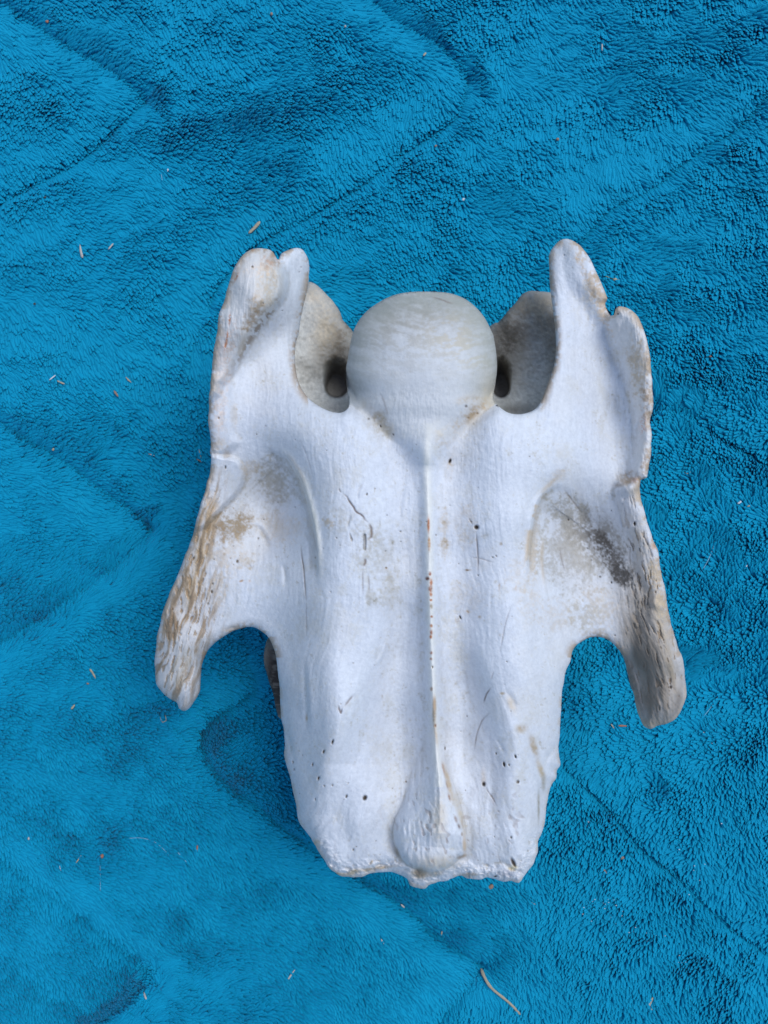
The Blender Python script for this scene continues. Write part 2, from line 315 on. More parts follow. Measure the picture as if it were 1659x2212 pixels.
# pores: (sheet, x, y, rx, ry, angle) rx ry in sheet units
PORES = [(A2,.26455,[(313,1182,10,10,0),(412,1240,8,14,-20),(515,1308,8,13,-20),(1110,1078,14,15,0),(1203,1135,9,10,0),(1130,1172,9,9,0),(1168,1218,5,5,0),(978,1525,11,24,20)]),
 (A6,.26455,[(905,1122,18,24,25),(755,1110,7,17,20),(573,1025,9,9,0),(640,1020,5,12,10),(528,962,9,20,20),(480,850,5,18,15),(570,745,8,20,25),(642,665,8,24,20),
   (320,830,5,15,0),(397,775,5,5,0),(810,1545,7,12,0),(1068,1692,8,7,0),(1178,1722,6,5,0),(1243,992,5,8,0),(328,890,4,14,0),(500,1135,5,12,0)]),
 (A7,.26455,[(798,848,11,24,-10),(838,853,8,10,0),(890,785,8,18,-20),(733,760,8,10,0),(632,1010,16,20,0),(910,992,14,16,20),(495,455,6,8,0),(855,1445,6,13,0),
   (718,1440,5,5,0),(993,1555,4,10,0),(728,1762,18,7,-10),(872,1650,17,48,-28),(315,718,6,18,0),(212,55,6,13,0),(235,535,8,10,0),(482,1062,6,5,0)]),
 (A8,.26455,[(1195,365,22,20,0),(573,400,8,8,0),(575,483,6,6,0),(366,53,6,6,0),(450,560,5,5,0),(456,697,8,8,0),(785,320,6,6,0),(1207,757,9,6,0),(188,1475,4,4,0),
   (363,1492,4,4,0),(836,1507,7,10,0),(865,430,4,10,0),(2,893,5,5,0),(85,1808,5,5,0),(463,268,4,5,0),(1355,600,7,8,0),(1062,1100,4,18,-25),(300,95,4,12,20)]),
 (A4,.2976,[(663,462,6,6,0),(690,573,9,12,0),(512,735,8,9,0),(505,793,6,14,0),(478,880,6,8,0),(466,843,6,7,0),(372,550,6,9,0),(1111,178,4,4,0),(1258,545,8,9,0),
   (843,405,3,10,10),(848,460,4,5,0),(985,142,5,4,0),(220,918,6,9,0),(640,550,4,4,0)]),
 (A1,.2976,[(885,207,7,7,0),(800,315,10,9,0),(878,580,6,6,0),(1017,632,5,5,0),(1155,318,5,6,0),(1140,352,5,5,0),(555,1412,6,8,0),(995,290,4,7,0),(605,1770,5,14,0)]),
 (A5,.2976,[(850,684,8,7,0),(787,562,5,5,0),(1105,298,9,18,0),(960,1110,6,7,0),(622,270,8,10,0),(935,725,7,9,0),(1365,1485,8,12,0)]),
 (A3,.2976,[(592,230,5,5,0),(985,655,6,8,0),(340,1692,5,5,0)])]
pore = np.zeros_like(X); 
for sh, k, L_ in PORES:
    for (x, y, a, b, g) in L_:
        (cx, cy), = sh([(x, y)]); x0 = int((cx-20-xs[0])/S); y0 = int((cy-20-ys[0])/S); sl_ = (slice(max(y0,0), y0+21), slice(max(x0,0), x0+21))
        c, s = math.cos(R(g)), math.sin(R(g)); dx = X[sl_]-cx; dy = Y[sl_]-cy; ra = max(a*k*.8, 1.3); rb = max(b*k*.8, 1.3)
        pore[sl_] = np.maximum(pore[sl_], np.exp(-((dx*c+dy*s)**2/ra**2+(-dx*s+dy*c)**2/rb**2)**1.6)*min(1, .12+.19*max(ra, rb)))
rs = np.random.RandomState(3)
for i in range(70):                      # scattered pinholes of the weathered face
    cx = rs.uniform(440, 1400); cy = rs.uniform(900, 1880)
    x0 = int((cx-xs[0])/S); y0 = int((cy-ys[0])/S); pore[y0:y0+1, x0:x0+rs.randint(1, 3)] = np.maximum(pore[y0:y0+1, x0:x0+1], rs.uniform(.1, .45))
H -= 13*pore; ball -= 10*pore
# cracks
CR = [(A9,[(765,90),(775,130),(800,160)],.5,1.6),(A9,[(835,178),(900,235),(915,275),(960,345),(1010,410),(1030,460),(1060,490),(1120,520),(1160,555),(1190,610),(1250,660)],.85,1.7),
 (A9,[(1250,660),(1290,740),(1300,830),(1290,890),(1230,940)],.7,2.4),(A9,[(145,1000),(160,1200),(190,1400),(205,1600),(220,1800),(230,1950)],.75,1.4),(A9,[(230,1950),(232,2200),(240,2500)],.3,1.5),
 (A9,[(1150,1400),(1155,1700),(1158,1830)],.35,1.6),(A9,[(1240,1500),(1255,1650),(1255,1800)],.35,1.6),(A9,[(1195,1230),(1192,1310),(1165,1380)],.7,2.4),
 (A8,[(1130,290),(1165,345)],.4,1.6),(A8,[(1190,400),(1200,500),(1208,640),(1207,740)],.6,1.7),(A8,[(1155,610),(1230,622),(1320,650)],.35,1.5),
 (A8,[(1480,1000),(1440,1120),(1415,1230),(1385,1390)],.3,1.4),(A7,[(690,225),(655,275),(640,320),(630,350)],.75,1.6),(A7,[(712,90),(690,160)],.35,1.4),(A7,[(680,430),(620,490),(580,590),(565,660),(553,740)],.5,1.6),
 (A7,[(640,1030),(680,1090),(715,1140),(740,1200)],.45,1.5),(A6,[(690,370),(695,400),(708,430),(720,390)],.8,1.8),(A6,[(740,375),(790,310),(812,285)],.65,2.0),
 (A2,[(820,183),(870,195),(920,212),(960,228),(1010,242)],.5,1.8),(A2,[(410,970),(440,1040),(475,1160)],.35,2.2),(A7,[(495,1460),(515,1480)],.5,1.5),
 (A4,[(760,575),(800,620)],.3,1.4),(A4,[(1240,345),(1255,430),(1270,520)],.3,1.6),(A5,[(590,50),(690,180),(720,220)],.4,1.7),(A5,[(560,470),(575,560),(600,650)],.4,1.7),(A1,[(1145,1570),(1200,1700),(1240,1850)],.2,1.4)]
crack = np.zeros_like(X)
for sh, pts, st, wd in CR: crack = np.maximum(crack, stroke(sh(pts), st, wd))
H -= 5*crack
slot = pad(A9([(1172,840),(1200,850),(1208,960),(1207,1010),(1195,1110),(1165,1085),(1168,980)]), 1, 1.5)
slot2 = pad(A9([(940,830),(985,930),(975,965),(950,900)]), 1, 1.5)
H -= 9*slot+6*slot2
H += stroke(A9([(1150,0),(1085,130),(1065,220),(1070,300)]), -4, 3); H += stroke(A9([(955,520),(920,640),(900,740)]), -4, 3)

# rims: the edge of the plate rolls over
rr = np.full(X.shape, 26.0); tt = np.full(X.shape, 30.0)
def setw(m, r_, t_):
    global rr, tt
    m = np.clip(m, 0, 1); rr = rr*(1-m)+r_*m; tt = tt*(1-m)+t_*m
setw(blob(385,1450,90,190,15,4), 52, 74); setw(blob(1430,1450,90,190,-12,4), 52, 80)
setw(ss(1420,1500,Y)*(abs(X-920) < 330)*ss(1850,1780,Y), 34, 70); setw(ss(1820,1870,Y), 24, 44)
setw(blob(720,870,60,60,0,4)+blob(1120,870,60,60,0,4)+blob(530,1350,110,60,0,4)+blob(1290,1370,100,50,0,4), 22, 22)
setw(blob(555,600,60,140,10,4), 44, 60)
dn = np.clip(D/rr, 0, 1); prof = 1-np.sqrt(np.clip(1-(1-dn)**2, 0, 1))
Hb = H-tt*prof
# near the ball the body falls away under it
Hb = Hb-130*ss(925, 800, Y)*ss(200, 135, rho)
KS = np.interp(Y, [860, 930, 980], [6, 11, 18])
ncx = np.interp(Y, [850, 930, 1000], [914, 912, 925]); nhw = np.interp(Y, [850, 875, 895, 930, 960, 990], [160, 148, 124, 86, 54, 26])
nbb = np.abs(X-ncx)/nhw; nwin = ss(840, 880, Y)*ss(1020, 930, Y)
Hb = Hb-40*(1-ss(.80, 1.28, nbb))*nwin
NECK = np.interp(Y, [800, 850, 900, 945, 990, 1010], [20, 16, 3, -3, -10, -30])-np.interp(Y, [850, 900, 950, 990], [100, 58, 36, 26])*np.minimum(nbb, 1.6)**2.2-90*(1-ss(800, 880, Y))-40*ss(950, 1030, Y)-300*ss(1000, 1028, Y)+.9*KEEL+3*(fbm(X*.06, Y*.06, 4, 4)-.5)+2.5*(fbm(X*.2, Y*.08, 1, 3)-.5)-9*pore
ball = np.where(ballzone, smax(ball, NECK, 16.0), NECK)
TOP = np.where((rho < 200) | ((Y > 840) & (Y < 1030) & (np.abs(X-915) < 190)), smax(Hb, ball, KS), Hb)
TOPs = blur(blur(blur(TOP, 5), 5), 4); wb_ = ss(825, 850, Y)*ss(1045, 1010, Y)*ss(185, 150, np.abs(X-915))*ss(8, 24, D)*(1-.75*np.clip(pore+crack, 0, 1))
TOP = TOP*(1-.85*wb_)+(TOPs+1.2*grain*2+2.2*fib2)*.85*wb_
isball = ss(-6, 6, ball-Hb)*(rho < 200)*ss(985, 915, Y)
RIM = (H-tt)*(1-isball)+np.maximum(HC, ball-150)*isball
RIM = np.where(isball > .5, HC, H-tt)
deep = 40+120*ss(0, 150, D)+150*blob(920,1300,330,520,0,4)*ss(0, 120, D)+110*isball*ss(0, 100, D)
BOT = RIM-deep*np.sqrt(np.clip(1-(1-np.clip(D/60, 0, 1))**2, 0, 1))
BOT = np.minimum(BOT, TOP-12)

# ------------------------------------------------------------------ bone: colour of the bone, some shading painted in
C = np.empty(X.shape+(3,)); C[:] = (.74, .75, .765)
def paint(m, c, k=1.0):
    global C
    m = np.clip(m*k, 0, 1)[..., None]; C = C*(1-m)+np.asarray(c)*m
BROWN = (.36,.25,.15); TAN = (.54,.43,.30); GREY = (.30,.265,.22); CREAM = (.74,.66,.55); DARK = (.055,.04,.032); ORANGE = (.60,.24,.11); OLIVE = (.45,.41,.33)
nlow = fbm(X*.012, Y*.012, 1, 4); nmid = fbm(X*.05, Y*.05, 3, 4); nfine = fbm(X*.16, Y*.16, 5, 3); nf2 = fbm(X*.28, Y*.28, 2, 2)
nlow, nmid, nfine, nf2 = std_(nlow), std_(nmid), std_(nfine), std_(nf2)
nf3 = std_(fbm(X*.34+9, Y*.30, 6, 3, .75)); NB = std_(fbm(X*.028, Y*.02, 5, 5, .7))
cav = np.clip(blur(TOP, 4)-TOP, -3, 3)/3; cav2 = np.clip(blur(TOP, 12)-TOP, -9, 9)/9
C *= (.97+.06*(NB-.5)+.05*(nfine-.5)+.07*(nf2-.5)+.07*(nf3-.5))[..., None]
C *= (1+.10*(fib+.6*fib2))[..., None]
paint(ss(.6,.9,nlow), CREAM, .16)
def stain(x, y, rx, ry, ang, c, k, th=.45, spread=.25, n=None):
    nn = std_(.36*nmid+.32*nfine+.32*nf2)+.16*cav+.12*cav2 if n is None else n
    g_ = blob(x, y, rx, ry, ang, 2.2); w_ = spread+.25
    m_ = ss(.25, 1.25, g_*(1.15+1.5*(nn-th)+.55*(NB-.5)))*(.45+.75*ss(th-w_, th+w_, .5*nn+.5*nf3))
    paint(m_, np.array(c)[None, None]*(.82+.36*nf3)[..., None], k)
paint(ss(.25,.9,cav*.5+cav2*.4+.5*(nfine-.2))*(D > 14)*(.4+.6*nmid), (.46,.42,.35), .5)  # grime in hollows, which also puts trough shading into the colour
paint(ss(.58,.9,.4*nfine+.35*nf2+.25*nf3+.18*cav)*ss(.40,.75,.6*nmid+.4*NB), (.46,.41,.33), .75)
paint(ss(.48,.95,.7*NB+.3*nf2)*(1-ss(60,20,D)*.5), (.60,.565,.49), .5)
# horns
paint(prongL, TAN, .30); paint(prongL*ss(.46,.64,hornf), (.46,.34,.22), .85)
paint(pitm*prongL, BROWN, .85)
stain(385,1440,32,80,12,OLIVE,.8,.5,.2,hornf); stain(452,1120,22,75,8,(.58,.40,.22),.75,.5,.2,hornf); stain(425,1230,18,110,14,(.62,.46,.28),.7,.48,.2,hornf)
stain(377,1330,14,70,14,BROWN,.7,.52,.15,hornf); stain(402,1450,10,40,-14,BROWN,.6)
paint(blob(1405,1430,56,175,-14,3)*(.6+.5*hornf), (.29,.235,.175), .97); paint(prongR, TAN, .30)
stain(1390,1430,30,130,-14,GREY,.80,.44,.25,hornf); stain(1440,1400,16,140,-12,(.50,.39,.26),.8,.47,.25,hornf)
paint(pitm*prongR, BROWN, .7); stain(1395,1330,22,70,-8,GREY,.6,.5,.3,hornf); paint(blob(1465,1520,10,45,8), (.16,.12,.09), .6)
paint(blob(1366,1480,8,80,-12), GREY, .7); paint(blob(1400,1565,45,10,0), (.68,.50,.28), .6)
paint(blob(1402,1445,52,170,-14,3)*(.35+.65*ss(.35,.65,hornf)), (.24,.20,.155), .85); paint(prongL*ss(.55,.75,hornf), (.29,.205,.13), .75)
# left fossa and rim
stain(500,1135,58,42,-20,(.36,.27,.17),.95,.46,.35); stain(590,1035,40,66,-20,(.40,.36,.29),.75,.48,.3); stain(600,1060,60,45,0,OLIVE,.4,.52,.12,nfine); stain(610,1140,70,40,0,TAN,.35,.5)
stain(495,1200,60,50,0,TAN,.5,.5); stain(470,1270,30,60,10,TAN,.5,.55,.1,nfine); stain(540,1010,30,20,0,TAN,.5)
stain(480,1160,10,50,-5,BROWN,.6,.5,.1,nfine)
paint(stroke([(a+3, b) for a, b in rl], 1, 7)*(.6+.5*nmid), (.80,.755,.65), .95); paint(stroke(A1([(1045,1660),(1140,1790),(1185,1900)]), 1, 4), BROWN, .25)
# lump and edges of the left wing
paint(pad(lump,1,8), CREAM, .45); stain(480,800,16,150,0,(.72,.56,.46),.5,.45,.3); stain(470,900,14,60,0,(.68,.52,.40),.6,.5); stain(575,630,34,60,10,(.64,.52,.38),.8,.46,.2); stain(560,580,40,24,0,(.80,.60,.42),.5); stain(545,690,22,46,30,BROWN,.85,.5,.2,nfine); stain(580,560,30,22,0,(.60,.40,.28),.8,.5,.2); stain(500,760,12,80,8,(.62,.44,.32),.7,.5,.3)
paint(stroke(A1([(1005,500),(930,640),(880,700),(790,830),(700,980),(650,1080)]), 1, 8)*ss(.3,.6,nfine), (.30,.22,.15), .85)  # brown border, plus shade painted on the lump's right slope
paint(stroke(A1([(750,780),(720,900),(640,1060)]), 1, 9)*ss(.45,.6,nmid), TAN, .6)
stain(545,650,14,10,0,(.55,.38,.2),.6); paint(blob(*A1([(828,530)])[0],7,7), (.5,.34,.18), .55); paint(blob(*A1([(790,620)])[0],6,9), (.6,.44,.26), .4)
for (x, y, a, b, g) in [(685,385,9,42,25),(635,695,8,42,5),(617,820,8,42,8),(606,888,11,42,10),(800,190,12,12,0)]:
    (cx, cy), = A1([(x, y)]); paint(blob(cx, cy, a*.3, b*.3, g, 3)*ss(.34,.46,nf2), ORANGE, 1.0)
stain(475,960,30,16,0,TAN,.5); stain(490,980,10,20,0,BROWN,.3); stain(505,900,10,40,0,TAN,.3)
# right wing rims
paint(pad(A3([(925,680),(1000,900),(1100,1250),(1140,1500),(1120,1650),(1095,1760),(1080,1850),(1140,1960),(1400,1860),(1400,560),(1000,480)]),1,14), CREAM, .38)
stain(1385,790,30,100,-5,TAN,.85,.48); stain(1395,870,16,60,0,(.46,.33,.22),.85,.5); stain(1393,1010,12,50,3,(.42,.32,.24),.9,.4,.2); stain(1370,1035,22,20,0,BROWN,.6); 
paint(blob(*A3([(1165,1465)])[0],7,18,5)*ss(.4,.6,nf2), ORANGE, .65); paint(blob(*A3([(1105,1860)])[0],9,5,-20), ORANGE, .5)
stain(1290,640,35,60,-25,CREAM,.7,.4); stain(1240,530,40,30,0,TAN,.25); stain(1275,600,16,90,-25,(.58,.44,.30),.85,.47); stain(1300,680,10,60,-30,(.60,.44,.28),.7,.5)
paint(ss(20,1,D)*ss(.32,.62,.6*nmid+.4*nfine)*(D > -3)*(Y < 1420)*(abs(X-915) > 250), (.50,.36,.23), .8); paint(ss(9,2,D)*ss(.4,.6,nmid)*(Y > 1480), (.66,.52,.38), .5)
stain(1380,1130,22,110,-10,TAN,.55,.48,.2,nmid); stain(1420,1280,18,100,-10,(.60,.46,.30),.85,.4); stain(1412,1190,7,14,0,ORANGE,.5)
# right fossa: grey dirt running down and out
stain(1275,1165,60,32,25,GREY,.7,.47,.2); stain(1230,1110,66,44,40,(.40,.365,.30),.85,.46,.25)
stain(1380,1300,30,90,-20,GREY,.55,.42,.3); stain(1240,1200,95,95,0,(.44,.41,.355),.75,.5,.25); stain(1290,1320,60,60,0,TAN,.5,.52,.12,nfine); stain(1260,1330,50,40,0,OLIVE,.45,.5,.12,nfine)
stain(1200,1330,50,40,0,TAN,.35,.5,.12,nfine); stain(1175,1160,12,80,10,OLIVE,.6,.4); stain(1150,1200,14,90,4,TAN,.5,.45)
paint(stroke(rr_,1,6)*ss(.35,.55,nmid), (.66,.50,.32), .75); paint(stroke(A5([(440,400),(430,560),(450,750)]),1,4), TAN, .6)
paint(stroke(A3([(560,1830),(480,1900),(420,1960)]),1,5), TAN, .6); stain(1205,1030,30,16,-35,TAN,.4)
paint(stroke(A3([(930,1900),(990,1900),(1060,1880),(1110,1850)]),1,5), BROWN, .5); stain(1355,1035,28,22,0,BROWN,.5,.5)
stain(1300,1170,50,80,-38,(.34,.31,.27),.8,.5,.4); stain(1316,1196,24,74,-36,(.13,.115,.10),.95,.44,.4); stain(1343,1244,20,34,-40,(.09,.08,.07),.95,.38,.3)
# central face
stain(745,1130,60,60,20,OLIVE,.42,.55,.1,nfine); stain(790,1190,35,60,10,OLIVE,.55,.5,.12); stain(712,1130,25,14,0,TAN,.6,.52,.1,nfine); stain(830,1200,40,90,0,OLIVE,.45,.52,.14,nfine)
stain(845,1290,34,60,10,OLIVE,.42,.5,.15); stain(800,1290,14,20,0,OLIVE,.55,.45); stain(1010,1130,30,60,0,TAN,.42,.5); stain(960,1150,12,60,0,TAN,.5,.45); stain(1010,1290,45,50,-30,TAN,.28,.55)
stain(985,1380,30,90,-10,(.64,.60,.52),.5,.42); stain(1140,1290,30,60,0,TAN,.4,.5); stain(1120,1240,40,50,0,TAN,.3,.5,.1,nfine)
for (x, y, a, b, c_) in [(930,330,14,18,TAN),(935,490,28,36,TAN),(1058,485,16,22,CREAM),(1125,1050,12,15,(.58,.42,.28)),(1520,862,10,15,(.66,.38,.16)),(1380,850,9,26,(.62,.42,.24)),(1395,500,12,14,TAN),
        (1125,715,26,8,BROWN),(1265,430,30,20,OLIVE),(1220,1100,16,12,TAN),(350,960,40,40,OLIVE),(460,700,9,9,(.55,.4,.26)),(425,1750,7,16,TAN),(515,490,12,16,OLIVE),(1040,1125,20,18,TAN)]:
    (cx, cy), = A8([(x, y)]); paint(blob(cx, cy, a*.3, b*.3, 0, 2.4)*(.2+1.3*nfine*nf2*1.6), np.array(c_)*.85, .85)
paint(blob(*A4([(720,714)])[0],5,2.4,-20,3), (.45,.24,.09), .85); paint(blob(*A4([(780,714)])[0],2.4,2.4,0), (.6,.36,.2), .6)
# keel: waxy pale crest with rusty flecks
paint(np.exp(-(kd/9)**2)*(kny > 915)*(kny < 1700), (.84,.80,.70), .8)
for (x, y, a, b, c_) in [(803,345,6,50,ORANGE),(808,500,7,45,(.66,.36,.16)),(816,745,7,14,(.42,.15,.08)),(795,783,14,12,(.22,.09,.06)),(824,815,9,26,ORANGE),(818,868,14,20,(.45,.22,.14)),(823,910,7,16,ORANGE),
        (823,960,6,8,ORANGE),(825,1010,4,18,TAN),(828,1095,7,8,(.5,.2,.1)),(825,1170,7,12,(.6,.3,.16)),(826,1222,7,18,(.45,.2,.12)),(822,1260,5,12,ORANGE),(826,1390,6,10,(.5,.22,.12)),(825,1440,5,8,(.55,.3,.18)),
        (826,1685,5,12,(.5,.3,.2)),(852,1830,11,60,(.58,.42,.26)),(857,1985,9,14,(.4,.2,.12)),(850,1900,12,60,TAN)]:
    (cx, cy), = A8([(x, y)]); paint(blob(cx, cy, max(a*.34,3.0), b*.33, 0, 3)*(.6+.9*nf2), np.array(c_)*.85, 1.0)
for (x, y, a, b, g, c_) in [(228,360,12,60,0,(.62,.44,.28)),(205,235,8,14,0,TAN),(240,600,12,80,-8,(.72,.58,.42)),(305,890,9,50,-14,(.45,.24,.14)),(335,1020,9,34,-14,(.30,.15,.09)),(350,1115,9,28,-14,(.34,.18,.12)),(345,1000,20,150,-14,(.64,.50,.34)),
        (405,1300,12,28,-18,(.36,.25,.2)),(430,1355,10,22,-14,(.3,.24,.22)),(455,1420,7,14,0,BROWN),(440,1250,22,160,-14,(.70,.60,.46)),(475,1500,16,90,0,(.70,.54,.38)),(270,1300,60,200,0,CREAM),(115,1738,34,28,0,(.20,.16,.11)),(110,1735,70,50,0,TAN),
        (240,1745,60,20,-10,OLIVE),(870,1695,34,22,0,(.76,.62,.30)),(450,1605,40,12,-20,BROWN),(250,1650,160,60,0,CREAM),(1100,900,22,80,-20,(.60,.48,.32)),(1120,1000,16,60,0,OLIVE),(1080,1200,9,120,0,OLIVE),(940,560,40,30,0,TAN),(860,360,30,70,-25,(.74,.64,.52)),
        (1040,700,26,90,-20,TAN),(785,270,20,10,0,TAN),(630,960,20,70,0,(.74,.66,.58)),(520,1750,60,14,0,TAN),(820,1740,70,30,0,(.70,.66,.66))]:
    (cx, cy), = A7([(x, y)]); paint(blob(cx, cy, a*.28, b*.28, g, 2.6)*(.45+.8*nfine+.25*nf2), np.array(c_)*.92, .95)
for (x, y, a, b, g, c_) in [(430,470,9,24,0,TAN),(510,1490,34,26,30,(.66,.54,.38)),(700,1745,60,12,0,(.70,.54,.34)),(810,1730,50,20,-20,(.66,.50,.28)),(960,1650,10,22,30,TAN),(1165,1560,16,60,-25,(.42,.35,.28)),(1240,990,5,9,0,BROWN),(1000,1700,150,14,-8,TAN),(1350,1740,40,30,0,(.26,.21,.15)),(1300,1830,80,16,20,(.66,.56,.48))]:
    (cx, cy), = A6([(x, y)]); paint(blob(cx, cy, a*.28, b*.28, g, 2.6)*(.45+.8*nfine+.25*nf2), np.array(c_)*.92, .95)
paint(pit2*(.4+.6*nfine), (.36,.28,.24), .55)
# ball: brushed, handled surface, with painted side shading
yb = Y+.0012*(X-915)**2
st = fbm(X*.035+.8*nlow, yb*.10+1.8*nlow, 4, 6, g=.68, rot=0)
bz = ss(.2, .8, isball)
paint(bz, (.60,.59,.555), .6)
st = std_(.7*std_(st)+.3*nfine)
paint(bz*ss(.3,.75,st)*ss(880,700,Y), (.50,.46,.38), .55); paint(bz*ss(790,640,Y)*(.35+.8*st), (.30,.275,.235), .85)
paint(bz*blob(985,720,60,50,0,2.5)*ss(.42,.6,st), (.62,.54,.40), .5); paint(bz*blob(1030,770,40,30,10,2.5)*ss(.4,.6,st), (.66,.58,.42), .5)
paint(bz*ss(85,0,D)*ss(900,840,Y)*(.7+.5*st), (.40,.41,.36), .75); paint(bz*blob(1060,860,30,60,0,2), (.60,.50,.34), .5)  # ball sides darkened towards the outline: shading put into the colour
# dirt in the crease under the ball
for (x, y, a, b, g, c_, k) in [(1150,1140,130,50,-35,(.44,.33,.21),1.0),(1240,1060,60,70,-30,(.48,.34,.19),.9),(1020,1260,110,60,-40,TAN,.6),(930,1360,60,70,0,TAN,.45),(400,1180,80,60,20,(.42,.36,.27),.9),(450,1280,70,70,30,(.44,.39,.30),.8),(300,1060,60,50,0,OLIVE,.45),
        (975,1570,26,80,15,(.56,.44,.30),.8),(990,1640,10,40,10,TAN,.7),(1090,1030,60,34,-20,TAN,.6),(1280,980,40,90,0,(.66,.56,.40),.6),(900,1280,60,40,0,CREAM,.5)]:
    (cx, cy), = A2([(x, y)]); paint(blob(cx, cy, a*.265, b*.265, g, 2.2)*(.15+1.2*ss(.3,.75,.5*nmid+.25*nfine+.25*nf2+.1*cav)), c_, k)
paint(np.clip(pore*1.1,0,1), (.10,.072,.055), .95); paint(crack, (.16,.09,.06), 1.0); paint(slot, (.46,.45,.44), .6); paint(slot2, (.42,.36,.30), .7)
C = np.clip(C, .01, .9)

# ------------------------------------------------------------------ mesh building
def plate(X, Y, D, NX, NY, TOP, BOT, RIM, C, S):
    """closed body between an upper and a lower relief inside an outline"""
    use = D > -.55*S
    cell = use[:-1, :-1] & use[1:, :-1] & use[:-1, 1:] & use[1:, 1:]
    n = np.zeros(X.shape, int); n[:-1, :-1] += cell; n[1:, :-1] += cell; n[:-1, 1:] += cell; n[1:, 1:] += cell
    vm = n > 0; bd = vm & (n < 4)
    U_ = np.where(bd, NX, X); V_ = np.where(bd, NY, Y); T = np.where(bd, RIM, TOP)
    it = -np.ones(X.shape, int); it[vm] = np.arange(vm.sum())
    inn = vm & ~bd; ib = it.copy(); ib[inn] = vm.sum()+np.arange(inn.sum())
    pt = world(U_[vm], V_[vm], T[vm]); pb = world(U_[inn], V_[inn], BOT[inn])
    V = np.r_[pt, pb]; cc = np.r_[C[vm], C[inn]*np.array((.92,.88,.8))]
    r, c = np.where(cell)
    ft = np.stack([it[r, c], it[r+1, c], it[r+1, c+1], it[r, c+1]], 1)
    fb = np.stack([ib[r, c], ib[r, c+1], ib[r+1, c+1], ib[r+1, c]], 1)
    cu = np.stack([X[r, c]+S/2, Y[r, c]+S/2], 1)
    return V, cc, np.r_[ft, fb], np.r_[cu, cu]
def vnormals(V, F):
    a = V[F[:, 2]]-V[F[:, 0]]; b = V[F[:, 3]]-V[F[:, 1]]; n = np.cross(a, b); N = np.zeros_like(V)
    for k in range(4):
        for j in range(3): N[:, j] += np.bincount(F[:, k], n[:, j], len(V))
    return N/(np.linalg.norm(N, axis=1)[:, None]+1e-12)
def submesh(name, V, N, cc, F, parent, m):
    ids, inv = np.unique(F, return_inverse=True); f = inv.reshape(F.shape)
    me = bpy.data.meshes.new(name); me.vertices.add(len(ids)); me.vertices.foreach_set('co', V[ids].astype(np.float32).ravel())
    me.loops.add(f.size); me.loops.foreach_set('vertex_index', f.astype(np.int32).ravel())
    me.polygons.add(len(f)); me.polygons.foreach_set('loop_start', np.arange(0, f.size, f.shape[1], dtype=np.int32))
    me.polygons.foreach_set('use_smooth', np.ones(len(f), bool)); me.update(calc_edges=True)
    a = me.color_attributes.new('Col', 'FLOAT_COLOR', 'POINT'); a.data.foreach_set('color', np.c_[cc[ids], np.ones(len(ids))].astype(np.float32).ravel())
    if N is not None: me.normals_split_custom_set_from_vertices(N[ids].astype(np.float32))
    me.materials.append(m); o = bpy.data.objects.new(name, me); col.objects.link(o); o.parent = parent
    return o
root = bpy.data.objects.new('vertebra', None); col.objects.link(root); root.empty_display_size = .02
root['label'] = 'large bleached neck vertebra with round ball joint lying on the blue towel'
root['category'] = 'bone'
V, cc, F, cu = plate(X, Y, D, NX, NY, TOP, BOT, RIM, C, S)
N = vnormals(V, F)
x, y = cu[:, 0], cu[:, 1]
gi = np.clip(((y-ys[0])/S).astype(int), 0, X.shape[0]-1); gj = np.clip(((x-xs[0])/S).astype(int), 0, X.shape[1]-1)
lb = np.zeros(len(F), int)                                   # 0 body, 1 ball, 2 left wing, 3 right wing, 4 keel
lb[(isball[gi, gj] > .5) & (y < 930)] = 1
xl = np.interp(y, [500,900,960,1030,1130,1230,1400,1500], [690,690,625,655,683,688,640,500]); xr = np.interp(y, [500,900,1030,1080,1150,1240,1400,1500], [1150,1150,1200,1158,1145,1140,1200,1400])
lb[(lb == 0) & (x < xl) & (y < 1500+0*x)] = 2
lb[(lb == 0) & (x > xr) & (y < 1600)] = 3
lb[((lb == 0) & (kd[gi, gj] < 24) & (kny[gi, gj] > 915)) | ((td[gi, gj] > -2) & (lb == 0))] = 4
half = len(F)//2; lb[half:][lb[half:] == 4] = 0
PART = {}
for k, nm in enumerate(['vertebral_body','ball_joint','side_wing','side_wing','keel_ridge']):
    PART[k] = submesh(nm, V, N, cc, F[lb == k], root, BONE)
PART[2]['label'] = 'wing with a swollen double tip and a short hooked horn'; PART[3]['label'] = 'wing with a notched tip and a stained brown horn'

